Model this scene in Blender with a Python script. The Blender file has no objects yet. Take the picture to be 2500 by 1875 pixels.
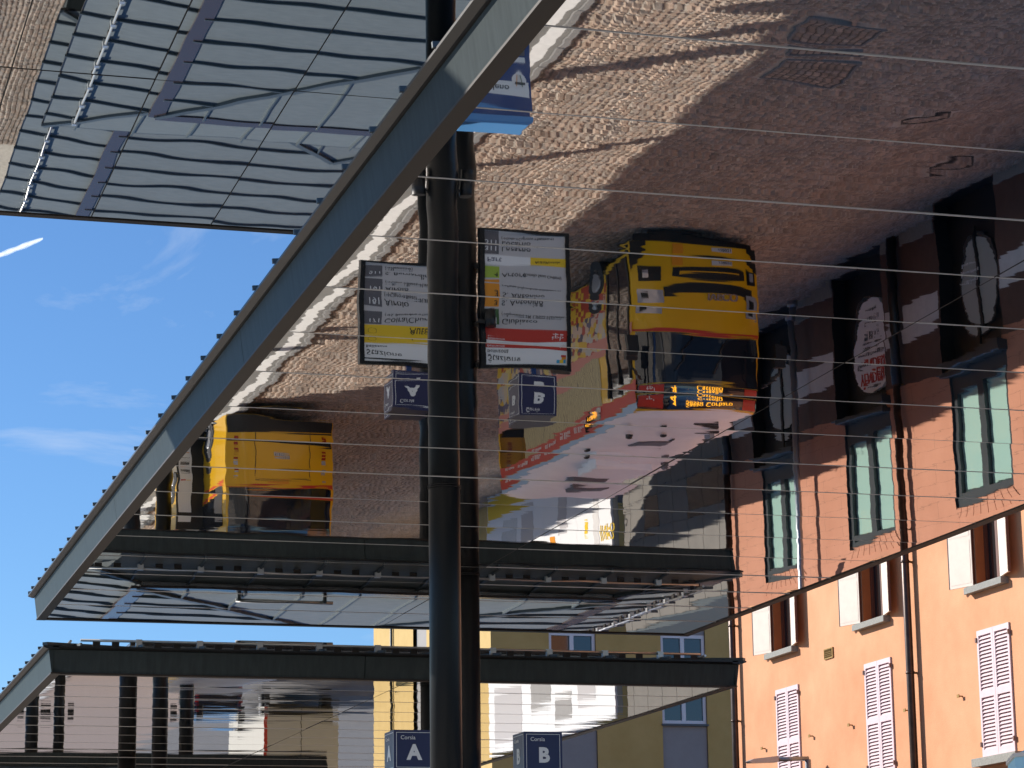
import bpy, math, random
from mathutils import Matrix, Vector
random.seed(7)
scn = bpy.context.scene
# ------------------------------------------------------------------ camera
ROWS = ((0.96079, -0.27698, -0.012855), (-0.049523, -0.217035, 0.974907), (-0.272818, -0.936044, -0.222242))
cd = bpy.data.cameras.new('camera'); cam = bpy.data.objects.new('camera', cd); scn.collection.objects.link(cam)
cd.sensor_width = 36; cd.lens = 6474.4 / 2500 * 36; cd.clip_start = .1; cd.clip_end = 60000
cam.matrix_world = Matrix.Translation((0, 0, 1.6)) @ Matrix(ROWS).transposed().to_4x4()
scn.camera = cam
# ------------------------------------------------------------------ light
SUN = Vector((1, -.95, -.68)).normalized()
el = math.asin(-SUN.z); az = math.atan2(-SUN.x, -SUN.y)
world = bpy.data.worlds.new('World'); scn.world = world; world.use_nodes = True
wn = world.node_tree.nodes; wl = world.node_tree.links
bg = wn['Background']; bg.inputs['Strength'].default_value = .097
sky = wn.new('ShaderNodeTexSky'); sky.sky_type = 'NISHITA'; sky.sun_disc = False
sky.sun_elevation = el; sky.sun_rotation = az; sky.altitude = 300; sky.air_density = 1.0; sky.dust_density = 0; sky.ozone_density = 8
# thin cirrus: noise over (azimuth, elevation), stretched sideways
tc = wn.new('ShaderNodeTexCoord'); sep = wn.new('ShaderNodeSeparateXYZ'); wl.new(tc.outputs['Generated'], sep.inputs[0])
at = wn.new('ShaderNodeMath'); at.operation = 'ARCTAN2'; wl.new(sep.outputs['X'], at.inputs[0]); wl.new(sep.outputs['Y'], at.inputs[1])
cmb = wn.new('ShaderNodeCombineXYZ'); wl.new(at.outputs[0], cmb.inputs[0]); wl.new(sep.outputs['Z'], cmb.inputs[1])
mp = wn.new('ShaderNodeMapping'); wl.new(cmb.outputs[0], mp.inputs[0]); mp.inputs['Scale'].default_value = (6, 22, 1); mp.inputs['Location'].default_value = (.9, -6.9, 0); mp.inputs['Rotation'].default_value = (0, 0, .05)
nz = wn.new('ShaderNodeTexNoise'); nz.inputs['Scale'].default_value = 1.0; nz.inputs['Detail'].default_value = 7; nz.inputs['Roughness'].default_value = .6; nz.inputs['Distortion'].default_value = .5
wl.new(mp.outputs[0], nz.inputs['Vector'])
cr = wn.new('ShaderNodeMapRange'); cr.inputs['From Min'].default_value = .565; cr.inputs['From Max'].default_value = .94; cr.inputs['To Max'].default_value = .85; wl.new(nz.outputs['Fac'], cr.inputs['Value'])
mx = wn.new('ShaderNodeMix'); mx.data_type = 'RGBA'; wl.new(cr.outputs[0], mx.inputs['Factor']); wl.new(sky.outputs[0], mx.inputs['A']); mx.inputs['B'].default_value = (6.2, 6.6, 7.2, 1)
wl.new(mx.outputs['Result'], bg.inputs['Color'])
sl = bpy.data.lights.new('sun', 'SUN'); sl.energy = 5.0; sl.angle = math.radians(.53); sl.color = (1, .94, .86)
so = bpy.data.objects.new('sun', sl); scn.collection.objects.link(so); so.rotation_euler = SUN.to_track_quat('-Z', 'Y').to_euler()
scn.view_settings.view_transform = 'Standard'; scn.view_settings.look = 'None'; scn.view_settings.gamma = 1; scn.view_settings.use_curve_mapping = False
scn.view_settings.exposure = .5
scn.render.engine = 'CYCLES'
scn.cycles.max_bounces = 10; scn.cycles.glossy_bounces = 8; scn.cycles.caustics_reflective = True; scn.cycles.blur_glossy = .3
# ------------------------------------------------------------------ helpers
COL = scn.collection
WL = {}
class MB:
    def __init__(s): s.v = []; s.f = []; s.s = []
    def face(s, pts, smooth=False):
        b = len(s.v); s.v += [tuple(p) for p in pts]; s.f.append(tuple(range(b, b + len(pts)))); s.s.append(smooth); return s
    def box(s, x0, x1, y0, y1, z0, z1):
        b = len(s.v); s.v += [(x, y, z) for z in (z0, z1) for x, y in ((x0, y0), (x1, y0), (x1, y1), (x0, y1))]
        for q in ((3, 2, 1, 0), (4, 5, 6, 7), (0, 1, 5, 4), (1, 2, 6, 5), (2, 3, 7, 6), (3, 0, 4, 7)): s.f.append(tuple(b + i for i in q)); s.s.append(False)
        return s
    def bevel(s, x0, x1, y0, y1, z0, z1, c):   # chamfered top box
        b = len(s.v); s.v += [(x0, y0, z0), (x1, y0, z0), (x1, y1, z0), (x0, y1, z0), (x0, y0, z1 - c), (x1, y0, z1 - c), (x1, y1, z1 - c), (x0, y1, z1 - c), (x0 + c, y0 + c, z1), (x1 - c, y0 + c, z1), (x1 - c, y1 - c, z1), (x0 + c, y1 - c, z1)]
        for q in ((3, 2, 1, 0), (8, 9, 10, 11)): s.f.append(tuple(b + i for i in q)); s.s.append(False)
        for o in (0, 4):
            for i in range(4): j = (i + 1) % 4; s.f.append((b + o + i, b + o + j, b + o + 4 + j, b + o + 4 + i)); s.s.append(False)
        return s
    def bar(s, p0, p1, w, h, z0=0):   # box along p0-p1, w wide, h high above the line
        p0 = Vector(p0); p1 = Vector(p1); d = (p1 - p0).normalized(); n = Vector((-d.y, d.x, 0))
        n = n.normalized() * w / 2 if n.length > 1e-6 else Vector((w / 2, 0, 0)); u = n.normalized().cross(-d)
        if u.z < 0: u = -u
        b = len(s.v)
        for p in (p0, p1):
            for a in (-n + u * z0, n + u * z0, n + u * (z0 + h), -n + u * (z0 + h)): s.v.append(tuple(p + a))
        for q in ((0, 1, 2, 3), (7, 6, 5, 4), (0, 4, 5, 1), (1, 5, 6, 2), (2, 6, 7, 3), (3, 7, 4, 0)): s.f.append(tuple(b + i for i in q)); s.s.append(False)
        return s
    def tube(s, p0, p1, r0, r1=None, n=16, caps=True):
        r1 = r0 if r1 is None else r1; p0 = Vector(p0); p1 = Vector(p1); d = (p1 - p0).normalized()
        a = d.orthogonal().normalized(); c = d.cross(a); b = len(s.v)
        for p, r in ((p0, r0), (p1, r1)):
            for i in range(n): t = 2 * math.pi * i / n; s.v.append(tuple(p + (a * math.cos(t) + c * math.sin(t)) * r))
        for i in range(n): j = (i + 1) % n; s.f.append((b + i, b + j, b + n + j, b + n + i)); s.s.append(True)
        if caps: s.f.append(tuple(b + i for i in reversed(range(n)))); s.f.append(tuple(b + n + i for i in range(n))); s.s += [False, False]
        return s
    def grid(s, fn, nu, nv, smooth=True):
        b = len(s.v)
        for j in range(nv + 1):
            for i in range(nu + 1): s.v.append(tuple(fn(i / nu, j / nv)))
        for j in range(nv):
            for i in range(nu): k = b + j * (nu + 1) + i; s.f.append((k, k + 1, k + nu + 2, k + nu + 1)); s.s.append(smooth)
        return s
    def prism(s, poly, ax, a0, a1):   # poly of 2D points extruded along axis ax
        n = len(poly); b = len(s.v)
        for a in (a0, a1):
            for p in poly: q = list(p); q.insert(ax, a); s.v.append(tuple(q))
        s.f.append(tuple(b + i for i in reversed(range(n)))); s.f.append(tuple(b + n + i for i in range(n))); s.s += [False, False]
        for i in range(n): j = (i + 1) % n; s.f.append((b + i, b + j, b + n + j, b + n + i)); s.s.append(False)
        return s
    def mesh(s, name, mat, off=Vector((0, 0, 0))):
        m = bpy.data.meshes.new(name); m.from_pydata([(x - off[0], y - off[1], z - off[2]) for x, y, z in s.v], [], s.f); m.materials.append(mat)
        m.polygons.foreach_set('use_smooth', s.s); m.update(); return m
    def build(s, name, mat, parent=None, kind=None):
        off = WL[parent.name] if parent else Vector((0, 0, 0))
        return place(name, s.mesh(name, mat, off), parent, kind=kind)
def place(name, mesh, parent=None, loc=None, kind=None, rz=0):   # loc in world
    o = bpy.data.objects.new(name, mesh); COL.objects.link(o)
    base = WL[parent.name] if parent else Vector((0, 0, 0))
    if loc is not None: o.location = Vector(loc) - base
    if rz: o.rotation_euler.z = rz
    o.parent = parent; WL[o.name] = base if loc is None else Vector(loc)
    if kind: o['kind'] = kind
    return o
def tag(o, label, cat, group=None):
    o['label'] = label; o['category'] = cat
    if group: o['group'] = group
    return o
def thing(name, loc, label, cat, group=None):
    o = bpy.data.objects.new(name, None); COL.objects.link(o); o.location = loc; o.empty_display_size = .2; WL[o.name] = Vector(loc)
    return tag(o, label, cat, group)
def struct(o): o['kind'] = 'structure'; return o
def copy_tree(o, loc, parent=None):
    c = o.copy(); COL.objects.link(c); c.parent = parent
    if loc is not None: c.location = loc
    WL[c.name] = Vector(loc) if loc is not None else WL[parent.name]
    for ch in list(o.children): copy_tree(ch, None, c)
    return c
FONT = {}
def text(body, size, mat, parent, at, face='-y', align='LEFT', name='lettering', bold=0, sx=1.0, thick=.002):
    cu = bpy.data.curves.new('txt', 'FONT'); cu.body = body; cu.size = size; cu.align_x = align; cu.offset = bold; cu.extrude = thick; cu.resolution_u = 3
    ob = bpy.data.objects.new('txt', cu); COL.objects.link(ob); bpy.context.view_layer.update()
    me = bpy.data.meshes.new_from_object(ob.evaluated_get(bpy.context.evaluated_depsgraph_get()))
    bpy.data.objects.remove(ob); bpy.data.curves.remove(cu)
    if not len(me.vertices): return None
    me.name = name
    M = {'-y': ((1, 0, 0), (0, 0, -1), (0, 1, 0)), '-x': ((0, 0, -1), (-1, 0, 0), (0, 1, 0)), '+y': ((-1, 0, 0), (0, 0, 1), (0, 1, 0))}[face]
    M = Matrix(M).to_4x4() @ Matrix.Diagonal((sx, 1, 1, 1))
    me.transform(M); me.materials.clear(); me.materials.append(mat)
    return place(name, me, parent, at)
# ------------------------------------------------------------------ materials
def mat(name, col, rough=.6, metal=0, spec=.5, emit=None, es=0, noise=0, nscale=3, bump=0, bscale=40, stretch=(1, 1, 1), col2=None, coat=0):
    m = bpy.data.materials.new(name); m.use_nodes = True; nt = m.node_tree; N = nt.nodes; L = nt.links; b = N['Principled BSDF']
    b.inputs['Base Color'].default_value = (*col, 1); b.inputs['Roughness'].default_value = rough; b.inputs['Metallic'].default_value = metal; b.inputs['Specular IOR Level'].default_value = spec
    if coat: b.inputs['Coat Weight'].default_value = coat; b.inputs['Coat Roughness'].default_value = .05
    if emit: b.inputs['Emission Color'].default_value = (*emit, 1); b.inputs['Emission Strength'].default_value = es
    if noise or bump or col2:
        tcn = N.new('ShaderNodeNewGeometry'); mpn = N.new('ShaderNodeMapping'); mpn.inputs['Scale'].default_value = stretch; L.new(tcn.outputs['Position'], mpn.inputs[0])
    if noise or col2:
        n = N.new('ShaderNodeTexNoise'); n.inputs['Scale'].default_value = nscale; n.inputs['Detail'].default_value = 6; n.inputs['Roughness'].default_value = .62; L.new(mpn.outputs[0], n.inputs['Vector'])
        r = N.new('ShaderNodeMapRange'); r.inputs['From Min'].default_value = .3; r.inputs['From Max'].default_value = .7; L.new(n.outputs['Fac'], r.inputs['Value'])
        x = N.new('ShaderNodeMix'); x.data_type = 'RGBA'; L.new(r.outputs[0], x.inputs['Factor'])
        c2 = col2 or tuple(c * (1 + noise) for c in col); c1 = col if col2 else tuple(c * (1 - noise) for c in col)
        x.inputs['A'].default_value = (*c1, 1); x.inputs['B'].default_value = (*c2, 1); L.new(x.outputs['Result'], b.inputs['Base Color'])
    if bump:
        n2 = N.new('ShaderNodeTexNoise'); n2.inputs['Scale'].default_value = bscale; n2.inputs['Detail'].default_value = 4; L.new(mpn.outputs[0], n2.inputs['Vector'])
        bp = N.new('ShaderNodeBump'); bp.inputs['Strength'].default_value = 1; bp.inputs['Distance'].default_value = bump; L.new(n2.outputs['Fac'], bp.inputs['Height']); L.new(bp.outputs[0], b.inputs['Normal'])
    return m
def attr_mat(name, rough, nz=.15, attr='tint'):   # colour from a per-piece attribute, broken up by noise
    m = mat(name, (.4, .3, .2), rough, noise=nz, nscale=14, bump=.006, bscale=60); nt = m.node_tree
    a = nt.nodes.new('ShaderNodeAttribute'); a.attribute_name = attr
    mix = [n for n in nt.nodes if n.type == 'MIX'][0]
    for k, s in (('A', 1 - nz), ('B', 1 + nz)):
        g = nt.nodes.new('ShaderNodeVectorMath'); g.operation = 'SCALE'; g.inputs['Scale'].default_value = s; nt.links.new(a.outputs['Color'], g.inputs[0]); nt.links.new(g.outputs[0], mix.inputs[k])
    return m
M = {}
def mirror_mat(name, col, streak, bumpd=.00030):
    m = mat(name, col, .012, 1.0); nt = m.node_tree; N = nt.nodes; L = nt.links
    g = N.new('ShaderNodeNewGeometry'); mpn = N.new('ShaderNodeMapping'); mpn.inputs['Scale'].default_value = streak; L.new(g.outputs['Position'], mpn.inputs[0])
    n = N.new('ShaderNodeTexNoise'); n.inputs['Scale'].default_value = 1; n.inputs['Detail'].default_value = 1.3; n.inputs['Roughness'].default_value = .4; L.new(mpn.outputs[0], n.inputs['Vector'])
    bp = N.new('ShaderNodeBump'); bp.inputs['Distance'].default_value = bumpd; bp.inputs['Strength'].default_value = 1; L.new(n.outputs['Fac'], bp.inputs['Height']); L.new(bp.outputs[0], N['Principled BSDF'].inputs['Normal'])
    return m
M['mirror'] = mirror_mat('mirror_steel', (.77, .75, .735), (.8, 4.4, 1))
M['mirror_b'] = mirror_mat('mirror_steel_high', (.66, .68, .675), (2.2, .9, 1), .00012)
M['mirror_c'] = mirror_mat('mirror_steel_low', (.70, .68, .665), (.35, 5.5, 1), .0008)
M['strip'] = mat('joint_strip_aluminium', (.80, .78, .75), .5, 0)
M['strip_dark'] = mat('joint_gasket', (.02, .02, .022), .6)
M['fascia'] = mat('fascia_painted_metal', (.05, .061, .062), .42, 0, .03, noise=.16, nscale=2.2, stretch=(6, 6, .5))
M['edge'] = mat('canopy_edge_metal', (.014, .014, .015), .4, .2)
M['lip'] = mat('canopy_lip_metal', (.042, .034, .029), .5, 0, .2)
M['zinc'] = mat('roof_zinc', (.125, .147, .152), .6, .05, col2=(.165, .19, .195), nscale=3.5, stretch=(1, 4, 1), bump=.002, bscale=6)
M['seam'] = mat('seam_zinc', (.085, .105, .115), .5, .4)
M['gutter'] = mat('gutter_cap_bronze', (.075, .05, .042), .25, .3)
M['upstand'] = mat('upstand_metal', (.35, .33, .32), .18, .8)
M['rail'] = mat('snow_rail_steel', (.62, .60, .57), .35, .7)
M['steel'] = mat('column_paint', (.010, .012, .014), .36, 0, .25, bump=.0015, bscale=7)
M['black'] = mat('black_plastic', (.012, .012, .013), .45)
M['signblue'] = mat('sign_blue', (.016, .019, .085), .35)
M['white'] = mat('white_enamel', (.84, .84, .84), .4)
M['board'] = mat('board_grey', (.55, .53, .53), .35)
M['dgrey'] = mat('board_dark_grey', (.12, .115, .13), .4)
M['ink'] = mat('black_ink', (.015, .015, .018), .5)
M['yellow'] = mat('print_yellow', (.85, .56, .015), .4)
M['red'] = mat('print_red', (.55, .035, .02), .4)
M['green'] = mat('print_green', (.05, .13, .04), .4)
M['lime'] = mat('print_lime', (.36, .50, .05), .4)
M['orangep'] = mat('print_orange', (.80, .30, .015), .4)
M['totem'] = mat('totem_blue', (.012, .06, .22), .25, coat=.4)
M['cyan'] = mat('print_cyan', (.03, .35, .6), .4)
# ------------------------------------------------------------------ ground
M['asphalt'] = mat('asphalt', (.16, .155, .15), .9, noise=.18, nscale=1.3, bump=.01, bscale=60)
M['bed'] = mat('mortar_bed', (.50, .45, .38), .95, noise=.2, nscale=6, bump=.01, bscale=50)
M['cobble'] = attr_mat('porphyry', .8)
M['slab'] = mat('platform_concrete', (.185, .18, .165), .9, noise=.18, nscale=2.0, bump=.006, bscale=70)
M['paint'] = mat('white_road_paint', (.74, .74, .71), .7, noise=.08, nscale=9)
M['kerb'] = mat('granite_kerb', (.20, .195, .185), .85, noise=.2, nscale=20)
M['pink'] = mat('pink_paving', (.27, .205, .17), .9, noise=.16, nscale=5, bump=.01, bscale=30)
XF = 22.62; XS = 18.35; GL = -1.19
gz = lambda x: 0 if x <= XS else GL * min(1, (x - XS) / (XF - XS))
gm_ = MB(); GX = [-9000, XS, XF, 9000]; GY = [-9000, 99, 103, 9000]
for i in range(3):
    for j in range(3): gm_.face([(GX[a], GY[b], -.03 + (gz(GX[a]) if b < 2 else 0)) for a, b in ((i, j), (i + 1, j), (i + 1, j + 1), (i, j + 1))])
struct(gm_.build('ground', M['asphalt']))
struct(MB().face([(-40, 88.02, -.022), (XS, 88.02, -.022), (XS, 140, -.022), (-40, 140, -.022)]).build('plaza_paving', M['pink']))
KX = 11.42
road = struct(MB().face([(KX - .1, 8, -.012), (XS, 8, -.012), (XS, 88, -.012), (KX - .1, 88, -.012)]).face([(XS, 8, -.012), (XF + .05, 8, GL - .012), (XF + .05, 88, GL - .012), (XS, 88, -.012)]).build('cobbled_road', M['bed']))
lane = struct(MB().face([(-6, 8, -.012), (6.62, 8, -.012), (6.62, 80, -.012), (-6, 80, -.012)]).build('cobbled_lane', M['bed']))
plat = struct(MB().bevel(6.75, KX - .14, 10, 110, -.02, .17, .01).build('platform', M['slab']))
MB().box(10.95, 11.18, 10.2, 109.8, .1702, .174).build('safety_line', M['paint'], plat)
kst = {n: MB().bevel(-.065, .065, -.49, .49, -.05, .175, .015).mesh('kerb_stone', M['kerb']) for n in (0,)}
for y in range(20, 80):
    place('kerb_stone', kst[0], plat, (KX - .07, y + .5, 0)); 
for y in range(50, 76): place('kerb_stone', kst[0], plat, (6.685, y + .5, 0))
# cobbles in segmental arcs: each a chamfered block; the nearest visible ones single objects, the rest one mesh
def arc_stones(x0, x1, y0, y1, holes=(), W=1.26, d=.128):
    out = []; nc = int(round((x1 - x0) / W)); W = (x1 - x0) / nc
    for c in range(nc):
        n = int((y1 - y0) / d)
        for r in range(-4, n + 1):
            k = 9
            for i in range(k):
                u = (i + .5) / k; sag = .34 * (1 - (2 * u - 1) ** 2)
                x = x0 + (c + u) * W + random.uniform(-.012, .012); y = y0 + r * d + sag + random.uniform(-.012, .012)
                if not (y0 <= y <= y1): continue
                if any(a <= x <= b and e <= y <= g for a, b, e, g in holes): continue
                out.append((x, y, math.atan(.34 * -4 * (2 * u - 1) / W), W / k * random.uniform(.76, .88), d * random.uniform(.74, .87), random.uniform(.006, .018)))
    return out
PAL = [(.395, .285, .21), (.34, .25, .185), (.46, .345, .26), (.30, .23, .175), (.415, .31, .235), (.35, .28, .225), (.315, .26, .215)]
def stone_verts(w, l, h, c=.016):
    j = lambda: random.uniform(-.008, .008)
    B = [(-w / 2, -l / 2), (w / 2, -l / 2), (w / 2, l / 2), (-w / 2, l / 2)]; B = [(a + j(), b + j()) for a, b in B]
    t = random.uniform(-.05, .05)
    return [(a, b, -.012) for a, b in B] + [(a, b, h - c) for a, b in B] + [(a * (1 - 2.6 * c / w), b * (1 - 2.6 * c / l), h + b * t) for a, b in B]
SF = [(0, 1, 5, 4), (1, 2, 6, 5), (2, 3, 7, 6), (3, 0, 4, 7), (4, 5, 9, 8), (5, 6, 10, 9), (6, 7, 11, 10), (7, 4, 8, 11), (8, 9, 10, 11)]
def set_tint(me, cols):
    a = me.attributes.new('tint', 'FLOAT_COLOR', 'FACE'); a.data.foreach_set('color', [v for c in cols for v in (*c, 1)])
def cobble_mass(st, name, parent):
    V = []; F = []; C = []
    for x, y, r, w, l, h in st:
        b = len(V); cr, sr = math.cos(r), math.sin(r)
        V += [(x + a * cr - e * sr, y + a * sr + e * cr, z + gz(x + a * cr - e * sr)) for a, e, z in stone_verts(w, l, h)]; F += [tuple(b + i for i in q) for q in SF]
        col = random.choice(PAL); k = random.uniform(.8, 1.18); C += [tuple(v * k for v in col)] * 9
    me = bpy.data.meshes.new(name); me.from_pydata(V, [], F); me.materials.append(M['cobble']); set_tint(me, C); me.update()
    return place(name, me, parent, kind='stuff')
COVERS = [(15.45, 35.16, .62, .48), (15.6, 36.55, .62, .62)]
ROUND = [(18.5, 38.6, .43), (20.85, 42.45, .42)]
holes = [(x - a - .05, x + a + .05, y - b - .05, y + b + .05) for x, y, a, b in COVERS] + [(x - r - .03, x + r + .03, y - r - .03, y + r + .03) for x, y, r in ROUND]
st = arc_stones(KX + .02, XF - .02, 31, 88, holes)
near = sorted(st, key=lambda s: (s[0] - 12.6) ** 2 * 2 + (s[1] - 36.6) ** 2)[:290]; nset = set(near)
cobble_mass([s for s in st if s not in nset], 'cobbles', road)
cobble_mass(arc_stones(2.0, 6.6, 56, 72), 'cobbles', lane)
vars_ = []
for i in range(14):
    me = bpy.data.meshes.new('cobble'); me.from_pydata(stone_verts(.118, .106, .014), [], SF); me.materials.append(M['cobble']); c = PAL[i % 7]; k = random.uniform(.85, 1.15); set_tint(me, [tuple(v * k for v in c)] * 9); me.update(); vars_.append(me)
for x, y, r, w, l, h in near: place('cobble', random.choice(vars_), road, (x, y, 0), rz=r)
# covers filled with cobbles, and two round manholes
M['iron'] = mat('cast_iron', (.05, .045, .042), .6, .4, noise=.2, nscale=30)
for i, (x, y, a, b) in enumerate(COVERS):
    t = thing('inspection_cover', (x, y, 0), ('rectangular cobble-filled inspection cover in the road, farther one from the yellow bus', 'rectangular cobble-filled inspection cover in the road, nearer one to the yellow bus')[i], 'manhole cover')
    m = MB()
    for q in ((x - a, x + a, y - b, y - b + .04), (x - a, x + a, y + b - .04, y + b), (x - a, x - a + .04, y - b + .04, y + b - .04), (x + a - .04, x + a, y - b + .04, y + b - .04)): m.box(*q, -.03, .026)
    m.build('frame', M['kerb'], t); MB().box(x - a + .04, x + a - .04, y - b + .04, y + b - .04, -.02, .004).build('tray', M['iron'], t)
    for u in range(9):
        for v in range(7):
            wx = (2 * a - .1) / 9; wy = (2 * b - .1) / 7; cx_ = x - a + .05 + (u + .5) * wx; cy_ = y - b + .05 + (v + .5) * wy
            place('cobble', random.choice(vars_), t, (cx_, cy_, .004)).scale = (wx / .138, wy / .128, 1)
for i, (x, y, r) in enumerate(ROUND):
    t = thing('manhole_cover', (x, y, 0), ('round cobble-topped manhole cover in the middle of the road', 'round cobble-topped manhole cover beside the orange house wall')[i], 'manhole cover')
    m = MB(); n = 8
    for k in range(n):
        a0, a1 = 2 * math.pi * k / n, 2 * math.pi * (k + 1) / n
        m.bar((x + r * math.cos(a0), y + r * math.sin(a0), -.02 + gz(x + r * math.cos(a0))), (x + r * math.cos(a1), y + r * math.sin(a1), -.02 + gz(x + r * math.cos(a1))), .035, .046)
    m.build('frame', M['iron'], t)
    for u in range(-3, 4):
        for v in range(-3, 4):
            if math.hypot(u, v) < 3.1: place('cobble', random.choice(vars_), t, (x + u * .125, y + v * .115, gz(x + u * .125))).scale = (.84, .86, 1)
# ------------------------------------------------------------------ canopies
random.seed(11)
def wavy_panel(x0, x1, y0, y1, H, short, amp=1.0, nx=40, ny=14):
    ph = [(random.uniform(0, 6.3), random.uniform(0, 6.3), random.uniform(.8, 1.3), random.uniform(.8, 1.3)) for _ in range(4)]
    tx, ty = random.uniform(-.0007, .0007), random.uniform(-.0007, .0007)
    def z(x, y):
        u = (x - x0) / (x1 - x0); v = (y - y0) / (y1 - y0); w = v if short == 'y' else u
        sag = -.0011 * (1 - (2 * w - 1) ** 2)
        a, b = (x, y)
        r = .00040 * math.sin(a * 3.4 * ph[0][2] + ph[0][0]) * math.cos(b * 2.6 * ph[0][3] + ph[0][1]) + .00022 * math.sin(a * 6.1 * ph[1][2] + ph[1][0]) * math.cos(b * 4.8 * ph[1][3] + ph[1][1]) + .00030 * math.sin(a * 1.3 * ph[2][2] + ph[2][0] + b * 1.1)
        return H + amp * (sag + r) + tx * (x - x0) + ty * (y - y0)
    return MB().grid(lambda u, v: (x0 + (x1 - x0) * u, y0 + (y1 - y0) * (1 - v), z(x0 + (x1 - x0) * u, y0 + (y1 - y0) * (1 - v))), nx, ny)
def canopy(label, x0, x1, y0, y1, H, ys=None, xs=None, short='y', mir='mirror', strip='strip', guards='lrnf', pitch=1.0, seams=True, group=None, amp=1.0):
    t = thing('bus_station_canopy', ((x0 + x1) / 2, (y0 + y1) / 2, H), label, 'canopy')
    g = .009; e = .13
    X = [x0 + e] + [x for x in xs if x0 + e < x < x1 - e] + [x1 - e]; Y = [y0 + e] + [y for y in ys if y0 + e + .1 < y < y1 - e - .1] + [y1 - e]
    for a, b in zip(X, X[1:]):
        for c, d in zip(Y, Y[1:]):
            nx, ny = (44, 14) if short == 'y' else (14, 44)
            wavy_panel(a + g, b - g, c + g, d - g, H, short, amp, nx, ny).build('mirror_panel', M[mir], t)
    for x in X[1:-1]: MB().box(x - .005, x + .005, Y[0], Y[-1], H - .004, H + .02).build('joint_strip', M['strip_dark'], t)
    for y in Y[1:-1]: MB().box(X[0], X[-1], y - .004, y + .004, H - .004, H + .019).build('joint_strip', M[strip], t)
    MB().box(x0 + .1, x1 - .1, y0 + .1, y1 - .1, H + .03, H + .30).build('deck', M['edge'], t)
    # bottom lip, tilted fascia, gutter edge, all four sides
    ht = .37; o = .05
    for side in 'lrnf':
        if side in 'lr':
            s = -1 if side == 'l' else 1; xe = x0 if side == 'l' else x1
            sec = lambda pts, ya, yb, nm, mt: MB().prism([(xe + s * p, q) for p, q in (pts if s > 0 else pts[::-1])], 1, ya, yb).build(nm, M[mt], t)
            cuts = [y0] + [y for y in (y1 - 9.8, y1 - 19.2) if y > y0 + 2][::-1] + [y1]; rng = [(a + (.006 if i else -o), b - (.006 if b < y1 else -o)) for i, (a, b) in enumerate(zip(cuts, cuts[1:]))]
        else:
            s = -1 if side == 'n' else 1; ye = y0 if side == 'n' else y1
            sec = lambda pts, xa, xb, nm, mt: MB().prism([(ye + s * p, q) for p, q in (pts if s < 0 else pts[::-1])], 0, xa, xb).build(nm, M[mt], t)
            xm = (x0 + x1) / 2 - .7; rng = [(x0 + .004, xm - .006), (xm + .006, x1 - .004)]
        for a, b in rng: sec([(-.02, H + .012), (0, H + .012), (o, H + ht), (-.02, H + ht)], a, b, 'fascia_panel', 'fascia')
        a, b = rng[0][0], rng[-1][1]; k = .0 if side in 'lr' else .02
        sec([(-.14, H - .014 - k / 8), (.012, H - .014 - k / 8), (.012, H + .01), (-.14, H + .01)], a, b, 'soffit_lip', 'lip')
        sec([(-.1, H + ht + .005), (o + .03, H + ht + .005), (o + .10, H + ht + .03), (o + .10, H + ht + .055), (-.1, H + ht + .055)], a - (.1 if side in 'lr' else -.002), b + (.1 if side in 'lr' else -.002), 'gutter_edge', 'edge')
        MB()
    # roof: apron, upstand, inner slopes
    ze = H + ht + .058; ap = 1.62; rise = .17; st_ = .10; zi = ze + rise + st_; q = .12
    O = [(x0 - q, y0 - q), (x1 + q, y0 - q), (x1 + q, y1 + q), (x0 - q, y1 + q)]; I = [(x0 + ap, y0 + ap), (x1 - ap, y0 + ap), (x1 - ap, y1 - ap), (x0 + ap, y1 - ap)]
    hw = (x1 - x0) / 2 - ap; zr = zi + hw * .022; xc = (x0 + x1) / 2; R0 = (xc, y0 + ap + hw, zr); R1 = (xc, max(y1 - ap - hw, y0 + ap + hw + .01), zr)
    for i in range(4):
        j = (i + 1) % 4
        MB().face([(*O[i], ze), (*O[j], ze), (*I[j], ze + rise), (*I[i], ze + rise)]).build('roof_apron', M['zinc'], t)
        MB().face([(*I[i], ze + rise), (*I[j], ze + rise), (*I[j], zi), (*I[i], zi)]).build('upstand', M['upstand'], t)
        MB().bar((*I[i], zi - .02), (*I[j], zi - .02), .27, .05).build('upstand_cap', M['gutter'], t)
        MB().bar((*O[i], ze), (*I[i], ze + rise), .1, .05).build('hip_cap', M['seam'], t)
    MB().face([(*I[0], zi), (*I[1], zi), R0]).build('roof_sheet', M['zinc'], t); MB().face([(*I[2], zi), (*I[3], zi), R1]).build('roof_sheet', M['zinc'], t)
    MB().face([(*I[1], zi), (*I[2], zi), R1, R0]).build('roof_sheet', M['zinc'], t); MB().face([(*I[3], zi), (*I[0], zi), R0, R1]).build('roof_sheet', M['zinc'], t)
    for i, r in ((0, R0), (1, R0), (2, R1), (3, R1)): MB().bar((*I[i], zi), r, .12, .05).build('hip_cap', M['seam'], t)
    if not seams: return t
    W, S = .032, .045
    zin = lambda dd: zi + dd * .022
    y = y0 + .45
    while y < y1 - .3:
        for s, xe in ((1, x0), (-1, x1)):
            L = min(ap, max(y - y0, 0) , max(y1 - y, 0)); 
            if L > .35: MB().bar((xe - s * .17, y, ze), (xe + s * L, y, ze + rise * L / ap), W, S).build('standing_seam', M['seam'], t)
            D = min(hw, y - y0 - ap, y1 - y - ap)
            if D > .4: MB().bar((xe + s * ap, y, zi), (xe + s * (ap + D), y, zin(D)), W, S).build('standing_seam', M['seam'], t)
        y += pitch
    x = x0 + .45
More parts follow.
